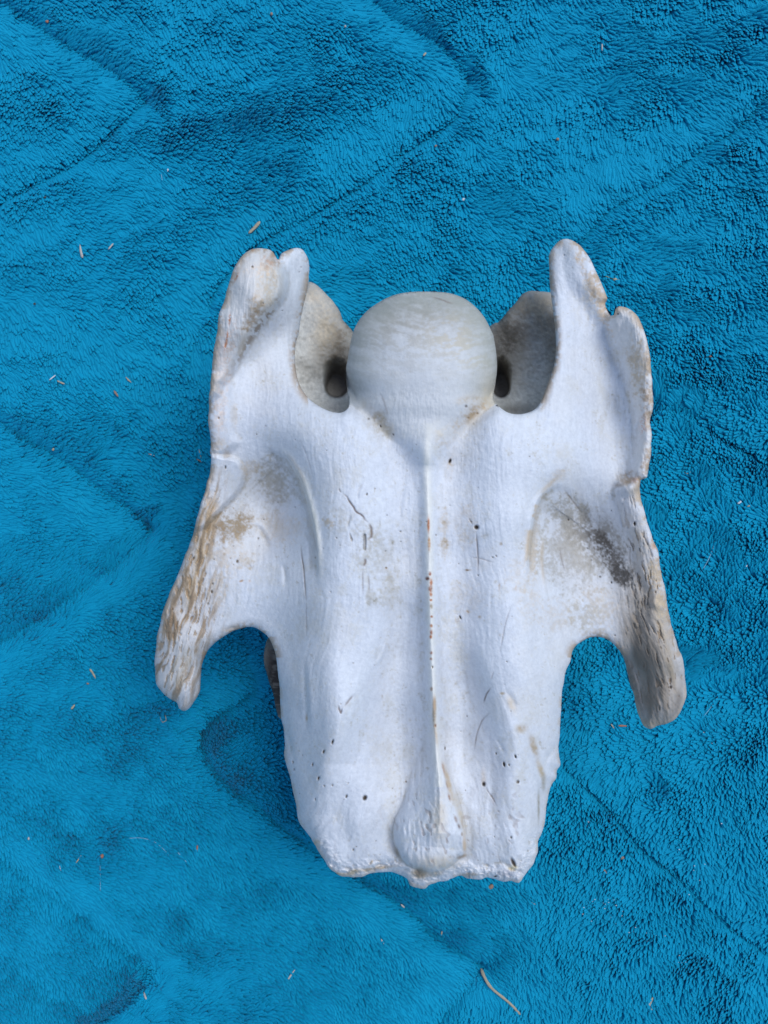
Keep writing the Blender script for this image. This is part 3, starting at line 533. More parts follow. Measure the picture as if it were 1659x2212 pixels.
# ------------------------------------------------------------------ lower joint processes and arch
def lower(name, pts, ctrl, rim, thick, edits, paints, seed, label=None, S=2.2, base=(.58,.56,.51)):
    P = catmull(pts, 6); t = np.arange(len(P)); nn = np.roll(P, -1, 0)-np.roll(P, 1, 0); nn /= np.linalg.norm(nn, axis=1)[:, None]+1e-9
    P = P+np.stack([nn[:, 1], -nn[:, 0]], 1)*((fbm(t*.3, t*0, seed, 3)-.5)*3)[:, None]
    gx, gy = np.meshgrid(np.arange(P[:, 0].min()-9, P[:, 0].max()+9, S), np.arange(P[:, 1].min()-9, P[:, 1].max()+9, S))
    d, nx, ny = sdf(gx, gy, P, 90.0); h = tps(ctrl, gx, gy)
    holes = 0*gx
    for (x, y, rx, ry, a, ru) in edits:
        q = np.sqrt(((gx-x)/rx)**2+np.where(gy > y, (gy-y)/ry, (gy-y)/ru)**2); w_ = np.where(gy > y, .1, .1+.5*np.clip((y-gy)/ru, 0, 1)); m = ss(1+w_, 1-w_, q); h = h+a*m; holes = np.maximum(holes, m)
    h += 16*(fbm(gx*.025, gy*.02, seed, 5, .6)-.5)+3.5*(fbm(gx*.2, gy*.2, seed+1, 3)-.5)
    pr = 1-np.sqrt(np.clip(1-(1-np.clip(d/rim, 0, 1))**2, 0, 1)); top = h-rim*1.1*pr; rimh = h-rim*1.1
    bot = np.minimum(np.maximum(rimh-thick*np.sqrt(np.clip(1-(1-np.clip(d/50, 0, 1))**2, 0, 1)), -708+0*h), top-10)
    c = np.empty(gx.shape+(3,)); c[:] = base; m1 = std_(fbm(gx*.035, gy*.035, seed, 5, .68)); m2 = std_(fbm(gx*.2, gy*.2, seed+2, 3, .7))
    c *= (.85+.3*m1)[..., None]
    for (x, y, rx, ry, co_, k, th) in paints:
        m = np.clip(np.exp(-(((gx-x)/rx)**2+((gy-y)/ry)**2)**1.3)*(.3+.8*ss(th-.25, th+.35, .62*m1+.38*m2))*k, 0, 1)[..., None]; c = c*(1-m)+np.array(co_)*m
    c *= (.82+.36*m2)[..., None]
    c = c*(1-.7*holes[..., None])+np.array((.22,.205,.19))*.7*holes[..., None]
    if name == 'joint_process' and seed == 5:
        b_ = ss(.45,.6,fbm(gx*.03, gy*.16, 2, 3))*.6; m = (np.clip(b_*ss(585, 592, gx+0*gy), 0, 1))[..., None]; c = c*(1-m)+np.array((.30,.25,.20))*m
    V, cc, F, _ = plate(gx, gy, d, nx, ny, top, bot, rimh, c, S)
    o = submesh(name, V, vnormals(V, F), cc, F, root, BONE)
    if label: o['label'] = label
    return o
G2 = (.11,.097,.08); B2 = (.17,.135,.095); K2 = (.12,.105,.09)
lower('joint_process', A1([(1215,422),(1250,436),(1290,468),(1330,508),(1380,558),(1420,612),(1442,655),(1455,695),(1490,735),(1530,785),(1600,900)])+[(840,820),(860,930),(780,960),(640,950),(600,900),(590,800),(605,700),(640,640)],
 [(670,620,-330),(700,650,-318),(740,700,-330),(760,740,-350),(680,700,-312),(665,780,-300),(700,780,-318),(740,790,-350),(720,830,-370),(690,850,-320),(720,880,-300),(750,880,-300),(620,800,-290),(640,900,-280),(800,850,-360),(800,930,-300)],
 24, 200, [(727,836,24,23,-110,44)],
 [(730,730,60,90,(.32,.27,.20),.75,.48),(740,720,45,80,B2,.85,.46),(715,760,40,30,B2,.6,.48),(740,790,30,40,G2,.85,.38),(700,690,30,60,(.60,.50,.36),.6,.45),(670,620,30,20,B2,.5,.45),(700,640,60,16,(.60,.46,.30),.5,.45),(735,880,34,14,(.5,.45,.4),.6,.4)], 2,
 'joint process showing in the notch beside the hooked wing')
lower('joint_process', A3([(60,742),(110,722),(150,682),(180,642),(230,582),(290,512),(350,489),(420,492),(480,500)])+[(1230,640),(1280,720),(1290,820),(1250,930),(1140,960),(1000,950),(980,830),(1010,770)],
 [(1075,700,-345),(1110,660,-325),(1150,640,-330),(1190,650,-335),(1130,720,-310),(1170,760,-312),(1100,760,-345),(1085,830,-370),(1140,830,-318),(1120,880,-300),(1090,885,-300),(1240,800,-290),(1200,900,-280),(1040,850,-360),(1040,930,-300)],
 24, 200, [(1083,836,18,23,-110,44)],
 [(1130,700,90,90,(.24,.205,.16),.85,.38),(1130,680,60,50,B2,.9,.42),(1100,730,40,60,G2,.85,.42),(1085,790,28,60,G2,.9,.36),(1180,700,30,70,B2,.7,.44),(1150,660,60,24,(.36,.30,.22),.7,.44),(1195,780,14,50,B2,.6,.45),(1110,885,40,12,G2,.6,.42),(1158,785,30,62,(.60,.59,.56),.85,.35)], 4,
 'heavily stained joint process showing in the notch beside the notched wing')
lower('joint_process', A4([(915,1128),(895,1180),(882,1250),(885,1320),(905,1390),(925,1460),(950,1540),(965,1620),(985,1682),(1010,1720)])+[(680,1600),(740,1560),(780,1450),(740,1360),(680,1340),(600,1350)],
 [(575,1400,-370),(590,1450,-360),(600,1520,-370),(640,1400,-330),(680,1450,-320),(660,1550,-330),(740,1450,-320),(620,1340,-330)], 16, 220, [],
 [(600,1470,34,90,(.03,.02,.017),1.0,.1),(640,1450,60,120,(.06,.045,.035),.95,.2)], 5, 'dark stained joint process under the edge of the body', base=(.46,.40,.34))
lower('joint_process', [(1170,1360),(1215,1400),(1212,1470),(1195,1560),(1150,1610),(1080,1560),(1040,1450),(1080,1360)],
 [(1170,1400,-330),(1190,1480,-340),(1160,1560,-350),(1090,1450,-320),(1080,1380,-320),(1120,1540,-330)], 26, 220, [], [(1150,1450,60,120,B2,.7,.4)], 6)
# the arch round the nerve canal, resting on the towel
def arch():
    n, rows = 56, [(890,150,110,70,50),(960,200,170,95,70),(1100,215,190,85,66),(1300,220,200,80,64),(1480,225,190,85,66),(1620,190,160,95,72),(1700,150,120,80,60)]
    V = []; 
    for (v, a, b, ia, ib_) in rows:
        for (p, q, off) in ((a, b, 0), (ia, ib_, 20)):
            for k in range(n):
                t = 2*math.pi*k/n; c, s = math.cos(t), math.sin(t); e = .75
                u_ = 920+p*math.copysign(abs(c)**e, c); h_ = -505+off+q*math.copysign(abs(s)**e, s); h_ += 6*math.sin(5*t+v*.01)*(off == 0)
                V.append(world(np.array(u_), np.array(float(v)), np.array(max(h_, -712))))
    V = np.array(V); F = []
    for i in range(len(rows)-1):
        for k in range(n):
            a = i*2*n+k; b = i*2*n+(k+1) % n
            F.append((a, b, b+2*n, a+2*n)); F.append((a+n, a+3*n, b+3*n, b+n))
    for i, fl in ((0, 0), (len(rows)-1, 1)):
        for k in range(n):
            a = i*2*n+k; b = i*2*n+(k+1) % n; q = (a, a+n, b+n, b); F.append(q if not fl else q[::-1])
    F = np.array(F); cc = np.empty(V.shape); cc[:] = (.62,.57,.48)
    return submesh('neural_arch', V, None, cc, F, root, BONE)
arch()
# ------------------------------------------------------------------ towel
KT = ZC/(ZC-ZREF)*U                              # drawing units -> metres at towel level
TX0, TX1, TY0, TY1, TS = -620, 2280, -620, 2840, 6.0
tx = np.arange(TX0, TX1+1, TS); ty = np.arange(TY0, TY1+1, TS); GX, GY = np.meshgrid(tx, ty)
# stitched creases: (points, side the flat bright nap lies on)
CREASES = [([(-300,-190),(0,8),(60,45),(120,92),(210,142),(270,180),(302,212)], 1),([(302,212),(240,275),(190,318),(100,372),(0,425),(-300,600)], 1),
 ([(560,-180),(790,-5),(880,60),(960,108),(1005,165)], 1),([(1005,165),(985,235),(940,275),(870,322),(760,402),(660,462),(560,512),(470,600),(440,660)], 1),
 ([(1700,150),(1600,262),(1520,310),(1400,400),(1310,450),(1230,540)], 1),
 ([(-300,720),(0,921),(60,962),(134,1007),(208,1060),(280,1110),(318,1145)], 1),([(318,1145),(300,1180),(222,1244),(159,1287),(60,1355),(0,1390),(-300,1560)], -1),
 ([(540,1495),(470,1545),(430,1590)], 1),([(430,1590),(436,1640),(473,1690),(552,1748),(608,1800),(700,1860),(752,1888),(853,1956),(921,2013),(1035,2090)], 1),([(1035,2090),(990,2150),(900,2260)], 1),
 ([(-300,1650),(0,1861),(66,1910),(122,1947),(178,1990),(281,2069),(320,2107)], -1),([(320,2107),(280,2160),(120,2280)], -1),
 ([(1180,1610),(1319,1745),(1392,1831),(1474,1897),(1540,1963),(1640,2043),(1800,2150)], -1),([(1380,850),(1413,871),(1486,897),(1567,947),(1638,987),(1900,1150)], -1)]
gv = lambda f, s, o=4: fbm(GX*f+50, GY*f+50, s, o)-.5
TH = 18*gv(.0035, 1, 3)+9*gv(.012, 3, 3)
flat = np.zeros_like(GX); sink = np.zeros_like(GX); push = np.zeros(GX.shape+(2,))
for pts, sd in CREASES:
    P = np.array(pts, float); P = P if len(P) < 3 else catmull(P, 20, False)
    d, nx, ny = lined(GX, GY, P, 130.0)
    # signed side from the overall run of the crease
    run = np.gradient(P, axis=0); k = ((nx[..., None]-P[None, None, :, 0][..., ::1])**2+(ny[..., None]-P[None, None, :, 1])**2).argmin(-1) if len(P) < 4 else None
    if k is None:
        k = np.zeros(GX.shape, int); near = d < 129
        q = np.stack([nx[near], ny[near]], 1); k[near] = ((q[:, None]-P[None])**2).sum(-1).argmin(1)
    rx, ry = run[k, 0], run[k, 1]; cr = rx*(GY-ny)-ry*(GX-nx); s = d*np.sign(cr)*sd
    near = d < 129
    sink += near*np.exp(-(d/13)**2)
    TH -= near*(15*np.exp(-(d/10)**2)+9*np.exp(-(d/40)**2)) - near*9*np.exp(-((s-45)/36)**2)
    flat += near*(np.exp(-((s-34)/34)**2)-.7*np.exp(-((s+26)/26)**2))
    ln = np.hypot(rx, ry)+1e-9; pn = np.stack([ry/ln, -rx/ln], -1)*sd
    push += (near*np.exp(-(d/45)**2))[..., None]*pn*.8
dirc = [(100,100,-45),(400,100,-60),(700,200,-55),(300,500,-40),(100,450,-25),(600,600,-50),(1100,100,-70),(1100,400,-75),(1500,150,-75),(1500,450,-80),(1000,600,-60),(100,750,-35),
 (350,750,-50),(100,1000,-25),(300,1000,-20),(100,1200,5),(250,1400,-30),(100,1500,-10),(300,1700,-15),(100,1800,-10),(500,1900,-20),(100,2050,-20),(450,2150,30),(700,2050,-30),
 (1000,2000,-60),(1000,2150,-90),(1300,2000,-150),(1500,1800,-150),(1500,1400,130),(1550,1100,150),(1500,900,130),(1600,1600,190),(1300,700,-80),(1550,700,-100),(550,1600,20),(1300,1500,-170)]
wx = np.zeros_like(GX); wy = np.zeros_like(GX)
for x, y, a in dirc:
    g = 1/(((GX-x)**2+(GY-y)**2)/90**2+1); g = g*g; wx += g*math.cos(R(a)); wy += g*math.sin(R(a))
az = np.arctan2(wy, wx)+R(120)*gv(.006, 2, 3)+R(150)*gv(.02, 5, 2)*(.4+ss(700, 1600, GX))
vx = np.cos(az)+push[..., 0]; vy = np.sin(az)-push[..., 1]; az = np.arctan2(vy, vx)
fieldtilt = 59+16*gv(.008, 4, 4)+24*gv(.022, 6, 3)+38*(fbm(GX*.0035+.002*GY, GY*.014, 3, 3)-.5)+20*flat-18*sink
fieldtilt += 12*np.exp(-(((GX-200)/420)**2+((GY-250)/420)**2))+8*np.exp(-(((GX-150)/300)**2+((GY-950)/500)**2))-6*ss(900,1500,GX)-6*ss(1400,2000,GY)
for x, y, rx, ry, t in [(1400,330,200,110,16),(830,620,0,0,0),(970,300,110,60,12),(1180,150,120,80,10),(560,260,120,50,-22),(620,380,100,60,-24),(380,300,120,50,-22),(120,230,70,60,-24),(1450,1150,60,60,10),
                        (1570,1560,80,60,10),(430,2150,120,50,22),(960,2140,110,50,24),(1450,760,200,120,-10),(440,420,80,60,-8),(700,560,80,60,10),(1560,1080,90,60,14),(450,1450,130,60,-6)]:
    if rx: fieldtilt += t*np.exp(-(((GX-x)/rx)**2+((GY-y)/ry)**2))
fieldtilt = np.clip(fieldtilt, 14, 80)
def tw(u, v, h): return np.stack([(u-829.5)*KT, (1106-v)*KT, h*U], -1)
root_t = None
def grid_mesh(name, gx, gy, h, m, parent=None):
    V = tw(gx, gy, h).reshape(-1, 3); n1, n0 = gx.shape
    i = (np.arange(n1-1)[:, None]*n0+np.arange(n0-1)).ravel(); F = np.stack([i, i+n0, i+n0+1, i+1], 1)
    # turned-down hem so the cloth has thickness
    ring = np.r_[np.arange(n0), np.arange(1, n1)*n0+n0-1, (n1-1)*n0+np.arange(n0-2, -1, -1), np.arange(n1-2, 0, -1)*n0]
    low = V[ring].copy(); low[:, 2] = -.0045; k = len(V); V = np.r_[V, low]; L_ = len(ring); a = np.arange(L_); b = (a+1) % L_
    F = np.r_[F, np.stack([ring[a], ring[b], k+b, k+a], 1)]
    me = bpy.data.meshes.new(name); me.from_pydata(V.tolist(), [], F.tolist()); me.polygons.foreach_set('use_smooth', np.ones(len(F), bool))
    me.materials.append(m); o = bpy.data.objects.new(name, me); col.objects.link(o); o.parent = parent; return o
m_t, nt_, b_ = mat('towel_backing'); b_.inputs['Base Color'].default_value = (.001, .22, .37, 1); b_.inputs['Roughness'].default_value = .9
towel = grid_mesh('towel', GX, GY, TH-6, m_t)
towel['label'] = 'bright turquoise blue plush fleece towel with stitched zigzag creases under the bone'; towel['category'] = 'towel'
m_p, nt_, b_ = mat('plush_pile'); N_ = nt_.nodes.new; L_ = nt_.links.new
at = N_('ShaderNodeAttribute'); at.attribute_name = 'tone'; at.attribute_type = 'INSTANCER'
rp = N_('ShaderNodeMix'); rp.data_type = 'RGBA'; rp.inputs[6].default_value = (.0008, .235, .385, 1); rp.inputs[7].default_value = (.003, .335, .525, 1)
L_(at.outputs['Fac'], rp.inputs[0]); L_(rp.outputs[2], b_.inputs['Base Color'])
b_.inputs['Roughness'].default_value = .75; b_.inputs['Specular IOR Level'].default_value = .12; b_.inputs['Sheen Weight'].default_value = .12; b_.inputs['Sheen Roughness'].default_value = .4
b_.inputs['Sheen Tint'].default_value = (.3, .75, 1, 1)
SP = 5.4
px, py = np.meshgrid(np.arange(TX0+6, TX1-6, SP), np.arange(TY0+6, TY1-6, SP*.92)); px[::2] += SP/2
rt = np.random.RandomState(11)
px = (px+rt.uniform(-.45, .45, px.shape)*SP).ravel(); py = (py+rt.uniform(-.45, .45, py.shape)*SP).ravel()
def samp(A, x, y):
    fx = (x-TX0)/TS; fy = (y-TY0)/TS; i = np.clip(fy.astype(int), 0, A.shape[0]-2); j = np.clip(fx.astype(int), 0, A.shape[1]-2); a = np.clip(fx-j, 0, 1); b = np.clip(fy-i, 0, 1)
    return (A[i, j]*(1-a)+A[i, j+1]*a)*(1-b)+(A[i+1, j]*(1-a)+A[i+1, j+1]*a)*b
n_ = len(px); tz = samp(TH, px, py)-6
pc, ps_ = samp(np.cos(az), px, py), samp(np.sin(az), px, py)
# neighbouring fibres cling together in locks: share a small-scale twist
lk = (fbm(px*.05, py*.05, 3, 2)-.5)*R(50)+(fbm(px*.12, py*.12, 6, 2)-.5)*R(34)
ta = np.arctan2(ps_, pc)+lk+rt.normal(0, .10, n_)
tl = np.radians(np.clip(samp(fieldtilt, px, py)+22*(fbm(px*.045, py*.045, 1, 2)-.5)+rt.normal(0, 3.5, n_), 3, 82))
ln = .0020*(.82+.36*rt.rand(n_))*(1-.25*samp(sink, px, py).clip(0, 1)); wd = .00052*(.82+.36*rt.rand(n_))
me = bpy.data.meshes.new('pile'); me.vertices.add(n_); me.vertices.foreach_set('co', tw(px, py, tz).astype(np.float32).ravel())
for nm, tp, dat in (('rot', 'FLOAT_VECTOR', np.stack([0*ta, tl, ta], 1)), ('scl', 'FLOAT_VECTOR', np.stack([wd, wd, ln], 1))):
    a = me.attributes.new(nm, tp, 'POINT'); a.data.foreach_set('vector', dat.astype(np.float32).ravel())
a = me.attributes.new('tone', 'FLOAT', 'POINT'); a.data.foreach_set('value', np.clip(.35+.3*rt.rand(n_)+.3*(fbm(px*.02, py*.02, 2, 3)-.5), 0, 1).astype(np.float32))
pile = bpy.data.objects.new('pile', me); col.objects.link(pile); pile.parent = towel; pile['kind'] = 'stuff'
g = bpy.data.node_groups.new('pile_fibres', 'GeometryNodeTree')
g.interface.new_socket('Geometry', in_out='INPUT', socket_type='NodeSocketGeometry'); g.interface.new_socket('Geometry', in_out='OUTPUT', socket_type='NodeSocketGeometry')
def gn(t, **k):
    n = g.nodes.new(t)
    for a, v in k.items(): setattr(n, a, v)
    return n
gi_, go_ = gn('NodeGroupInput'), gn('NodeGroupOutput')
bz_ = gn('GeometryNodeCurveQuadraticBezier'); bz_.inputs['Resolution'].default_value = 6
bz_.inputs['Start'].default_value = (0, 0, 0); bz_.inputs['Middle'].default_value = (0, 0, .55); bz_.inputs['End'].default_value = (.5, 0, 1.0)
spn = gn('GeometryNodeSplineParameter'); fc = gn('ShaderNodeFloatCurve')
cvp = fc.mapping.curves[0].points; cvp[0].location = (0, .8); cvp[1].location = (1, .3)
for p_ in ((.5, 1.0), (.86, .92)): cvp.new(*p_)
fc.mapping.update()
sr = gn('GeometryNodeSetCurveRadius'); cc_ = gn('GeometryNodeCurvePrimitiveCircle'); cc_.inputs['Resolution'].default_value = 6; cc_.inputs['Radius'].default_value = 1.0
cm = gn('GeometryNodeCurveToMesh'); cm.inputs['Fill Caps'].default_value = True
sh_ = gn('GeometryNodeSetShadeSmooth'); sm_ = gn('GeometryNodeSetMaterial'); sm_.inputs['Material'].default_value = m_p
ip = gn('GeometryNodeInstanceOnPoints'); na = gn('GeometryNodeInputNamedAttribute', data_type='FLOAT_VECTOR'); na.inputs[0].default_value = 'rot'
nb = gn('GeometryNodeInputNamedAttribute', data_type='FLOAT_VECTOR'); nb.inputs[0].default_value = 'scl'
lk_ = g.links.new
lk_(spn.outputs['Factor'], fc.inputs['Value']); lk_(bz_.outputs[0], sr.inputs['Curve']); lk_(fc.outputs[0], sr.inputs['Radius'])
lk_(sr.outputs[0], cm.inputs['Curve']); lk_(cc_.outputs[0], cm.inputs['Profile Curve']); lk_(cm.outputs[0], sh_.inputs[0]); lk_(sh_.outputs[0], sm_.inputs[0])
lk_(gi_.outputs[0], ip.inputs['Points']); lk_(sm_.outputs[0], ip.inputs['Instance']); lk_(na.outputs[0], ip.inputs['Rotation']); lk_(nb.outputs[0], ip.inputs['Scale'])
lk_(ip.outputs[0], go_.inputs[0])
md = pile.modifiers.new('fibres', 'NODES'); md.node_group = g
#DEBRIS
# ------------------------------------------------------------------ bits of straw, seed and bone caught in the pile
def plain(name, rgb, rough=.7):
    m, nt, b = mat(name); no = nt.nodes.new('ShaderNodeTexNoise'); no.inputs['Scale'].default_value = 1800; no.inputs['Detail'].default_value = 4
    mx = nt.nodes.new('ShaderNodeMix'); mx.data_type = 'RGBA'; mx.inputs[6].default_value = tuple(c*.7 for c in rgb)+(1,); mx.inputs[7].default_value = tuple(min(c*1.25, .9) for c in rgb)+(1,)
    tc = nt.nodes.new('ShaderNodeTexCoord'); nt.links.new(tc.outputs['Object'], no.inputs['Vector']); nt.links.new(no.outputs[0], mx.inputs[0]); nt.links.new(mx.outputs[2], b.inputs['Base Color'])
    b.inputs['Roughness'].default_value = rough; return m
MT = {'straw': plain('straw', (.40,.34,.23)), 'pale': plain('pale_husk', (.46,.43,.38)), 'white': plain('white_crumb', (.60,.64,.66)), 'brown': plain('brown_chaff', (.30,.19,.13)),
      'red': plain('red_brown_chaff', (.36,.15,.09)), 'green': plain('dry_green_blade', (.28,.30,.12)), 'dark': plain('dark_seed', (.05,.045,.035)), 'hair': plain('pale_hair', (.30,.50,.60), .4)}
def top_at(u, v): return float(samp(TH, np.array([u]), np.array([v]))[0])-6
PILEH = 17
def strand(name, pts, w0, w1, m, flat=.35, lift=4, parent=None, seed=0):
    """a stalk, blade or hair lying in the pile: tapered flattened tube along points in drawing units"""
    P = catmull(pts, 5, False) if len(pts) > 2 else np.linspace(pts[0], pts[1], 6); P = np.array(P)
    r_ = np.random.RandomState(seed+len(P)); n = 7; V = []; k = len(P)
    Z = np.array([top_at(a, b) for a, b in P])+PILEH+lift-(2 if w0 > .7 else 5)
    for i, (u, v) in enumerate(P):
        t = i/(k-1); a = P[min(i+1, k-1)]-P[max(i-1, 0)]; a = a/np.linalg.norm(a); wd_ = (w0*(1-t)+w1*t)*(.85+.3*r_.rand())*(1 if 0 < i < k-1 else .35)
        for j in range(n):
            q = 2*math.pi*j/n; V.append(((u-a[1]*wd_*math.cos(q)-829.5)*KT, (1106-(v+a[0]*wd_*math.cos(q)))*KT, (Z[i]+wd_*flat*math.sin(q)*1.2)*U))
    F = [(i*n+j, i*n+(j+1) % n, (i+1)*n+(j+1) % n, (i+1)*n+j) for i in range(k-1) for j in range(n)]+[tuple(range(n))[::-1], tuple(range((k-1)*n, k*n))]
    me = bpy.data.meshes.new(name); me.from_pydata(V, [], F); me.polygons.foreach_set('use_smooth', np.ones(len(F), bool)); me.materials.append(MT[m])
    o = bpy.data.objects.new(name, me); col.objects.link(o); o.parent = parent; return o
def chip(name, u, v, a, b, ang, m, th=.5, seed=0):
    """an irregular flake or grain"""
    r_ = np.random.RandomState(seed*7+int(u)); nl, nn_ = 9, 5; V = []; z = top_at(u, v)+PILEH+0; c, s = math.cos(R(ang)), math.sin(R(ang)); wob = 1+.28*(r_.rand(nl)-.5)*2
    for i in range(nn_):
        ph = math.pi*(i+.5)/nn_
        for j in range(nl):
            q = 2*math.pi*j/nl; e = wob[j]*math.sin(ph); x = a*e*math.cos(q); y = b*e*math.sin(q); V.append(((u+x*c-y*s-829.5)*KT, (1106-(v+x*s+y*c))*KT, (z+min(a, b)*th*math.cos(ph)*2+x*.12)*U))
    F = [(i*nl+j, (i+1)*nl+j, (i+1)*nl+(j+1) % nl, i*nl+(j+1) % nl) for i in range(nn_-1) for j in range(nl)]+[tuple(range(nl)), tuple(range((nn_-1)*nl, nn_*nl))[::-1]]
    me = bpy.data.meshes.new(name); me.from_pydata(V, [], F); me.polygons.foreach_set('use_smooth', np.ones(len(F), bool)); me.materials.append(MT[m])
    o = bpy.data.objects.new(name, me); col.objects.link(o); return o
def tag(o, label, cat, group=None):
    o['label'] = label; o['category'] = cat
    if group: o['group'] = group
GRP = {'fleck': 'brown chaff flecks scattered over the towel', 'crumb': 'tiny white crumbs on the towel', 'straw': 'bits of pale straw on the towel', 'hair': 'fine pale hairs on the towel'}
T = lambda n, pts, a, b, m, lab, cat, g=None, **k: tag(strand(n, pts, a, b, m, **k), lab, cat, g)
K = lambda n, u, v, a, b, an, m, lab, cat, g=None, **k: tag(chip(n, u, v, a, b, an, m, **k), lab, cat, g)
T('straw_bit', [(538,506),(551,494),(563,481)], 3.0, 3.6, 'straw', 'short split straw above the wing with the swollen double tip', 'straw', GRP['straw'])
T('husk', [(176,531),(178,545),(182,560)], 1.6, 4.0, 'pale', 'pale pointed husk at upper left, between crease and bone', 'husk')
T('straw_bit', [(237,542),(248,529)], 1.6, 2.2, 'pale', 'thin whitish straw sliver right of the pale pointed husk', 'straw', GRP['straw'])
T('stalk', [(1040,2098),(1056,2124),(1084,2148),(1104,2166),(1123,2187)], 3.4, 2.4, 'straw', 'long curved dry stalk at the bottom edge below the bone', 'stalk')
f = bpy.data.objects.new('forked_husk', None); col.objects.link(f); f['label'] = 'forked pale straw husk near the bottom right corner of the towel'; f['category'] = 'husk'
strand('blade', [(1408,2150),(1402,2168),(1416,2192)], 3.0, 1.0, 'straw', parent=f); strand('blade', [(1397,2155),(1404,2172)], 2.2, 2.6, 'pale', parent=f, seed=2)
K('seed', 1000, 433, 4.2, 3.0, -25, 'white', 'white oval seed on the towel above the ball of the bone', 'seed')
K('bark_chip', 1060, 1911, 9.5, 4.6, -35, 'brown', 'brown bark chip just under the lower edge of the bone', 'chip')
T('straw_bit', [(110,823),(124,812)], 1.2, 1.8, 'white', 'white splinter left of a tan straw bit, left of the bone', 'straw', GRP['straw'])
T('straw_bit', [(127,824),(143,831)], 2.0, 2.0, 'straw', 'tan straw bit touching the end of a white splinter', 'straw', GRP['straw'])
T('straw_bit', [(275,816),(280,822),(287,828)], 2.2, 1.6, 'straw', 'pinkish tan straw bit above a darker brown sliver', 'straw', GRP['straw'])
T('chaff_sliver', [(249,845),(258,858)], 2.2, 2.6, 'brown', 'dark brown sliver on the towel left of the bone wing', 'chaff')
T('husk', [(323,981),(331,983),(336,985)], 2.0, 1.2, 'pale', 'small white husk left of the bone at the wing break', 'husk')
K('seed', 115, 971, 3.0, 3.4, 20, 'straw', 'round tan grain above the left crease', 'seed')
T('straw_bit', [(432,971),(437,991)], .9, 1.0, 'straw', 'upright thin straw hair beside the broken left wing rim', 'straw', GRP['straw'])
T('straw_bit', [(427,992),(439,999)], 1.2, 1.6, 'brown', 'small brown bit under the upright thin straw', 'straw', GRP['straw'])
T('straw_bit', [(197,1443),(203,1451),(210,1464)], 2.6, 1.8, 'straw', 'tan pointed straw bit left of the hooked horn', 'straw', GRP['straw'])
T('straw_bit', [(157,1530),(165,1520)], 2.6, 2.2, 'straw', 'tan straw bit below and left of the pointed one', 'straw', GRP['straw'])
K('chaff_fleck', 192, 1475, 3.2, 2.2, 10, 'brown', 'brown fleck just below the pointed straw bit', 'chaff', GRP['fleck'])
T('loop_fibre', [(350,1545),(356,1556),(364,1552),(361,1540)], .8, .8, 'straw', 'curled thread loop below the tip of the hooked horn', 'thread')
T('straw_bit', [(1475,1021),(1482,1023),(1489,1020)], 1.6, 1.0, 'straw', 'pale straw sliver right of the notched wing', 'straw', GRP['straw'])
K('husk', 1594, 1086, 5.2, 2.6, -38, 'white', 'glossy white husk near the right edge of the towel', 'husk')
K('chaff_fleck', 1614, 1093, 3.2, 2.0, -20, 'straw', 'tan fleck just right of the glossy white husk', 'chaff', GRP['fleck'])
K('crumb', 1609, 1222, 2.8, 2.2, 0, 'white', 'lone white crumb by the right edge, beside the brown horn', 'crumb', GRP['crumb'])
T('chaff_sliver', [(1334,1566),(1353,1567)], 2.4, 1.8, 'red', 'pinkish brown sliver below the notch left of the stained horn', 'chaff')
T('chaff_sliver', [(1318,1562),(1325,1572)], 1.4, 1.4, 'straw', 'short tan sliver left of the pinkish brown one', 'chaff')
K('crumb', 1270, 1772, 3.6, 1.8, 8, 'white', 'larger white crumb of a pair right of the bone', 'crumb', GRP['crumb'])
K('crumb', 1266, 1781, 2.2, 1.3, 0, 'white', 'smaller white crumb of a pair right of the bone', 'crumb', GRP['crumb'])
K('chaff_fleck', 1342, 1850, 4.2, 5.0, 20, 'brown', 'broad brown flake in the pile at lower right', 'chaff', GRP['fleck'])
T('chaff_sliver', [(1300,1872),(1308,1882)], 1.6, 2.0, 'brown', 'thin brown sliver below the broad brown flake', 'chaff')
T('husk', [(1148,1946),(1157,1950)], 2.0, 2.4, 'pale', 'pale husk flake under the right corner of the bone', 'husk')
T('husk', [(866,1956),(874,1964)], 1.6, 2.6, 'pale', 'white husk bit in the crease below the keel tip', 'husk')
T('chaff_sliver', [(955,2011),(953,2024)], 1.6, 1.4, 'straw', 'short tan sliver beside the crease below the bone', 'chaff')
T('chaff_sliver', [(823,2022),(829,2033)], 1.4, 1.8, 'pale', 'pale slanting sliver below the bone, left of the crease', 'chaff')
T('lint_bit', [(622,2113),(632,2098),(638,2090)], 2.4, 1.2, 'pale', 'grey lint shred on the towel at the lower left of centre', 'lint')
K('chaff_fleck', 221, 1848, 4.0, 4.6, 30, 'red', 'red brown flake at the lower left, largest of its kind there', 'chaff', GRP['fleck'])
T('straw_bit', [(166,1862),(177,1846)], 1.2, 1.4, 'straw', 'thin grey straw left of the red brown flake', 'straw', GRP['straw'])
K('seed', 65, 1809, 3.2, 3.6, 0, 'pale', 'pale round grain at the left edge near the bottom', 'seed')
T('husk', [(133,1866),(136,1876)], 1.8, 1.0, 'white', 'tiny white curved husk left of the thin grey straw', 'husk')
T('chaff_sliver', [(429,1821),(428,1834)], 1.8, 1.8, 'red', 'upright red brown sliver below the hooked horn side', 'chaff')
T('chaff_sliver', [(311,2142),(319,2153)], 2.0, 3.0, 'pale', 'pinkish pale chip at the tip of the bottom left crease', 'chaff')
K('chaff_fleck', 320, 2113, 2.6, 4.6, 0, 'brown', 'dull brown chip lodged in the bottom left crease tip', 'chaff', GRP['fleck'])
T('straw_bit', [(1018,128),(1034,121)], 2.0, 1.6, 'straw', 'dull straw bit in the crease at the top right of centre', 'straw', GRP['straw'])
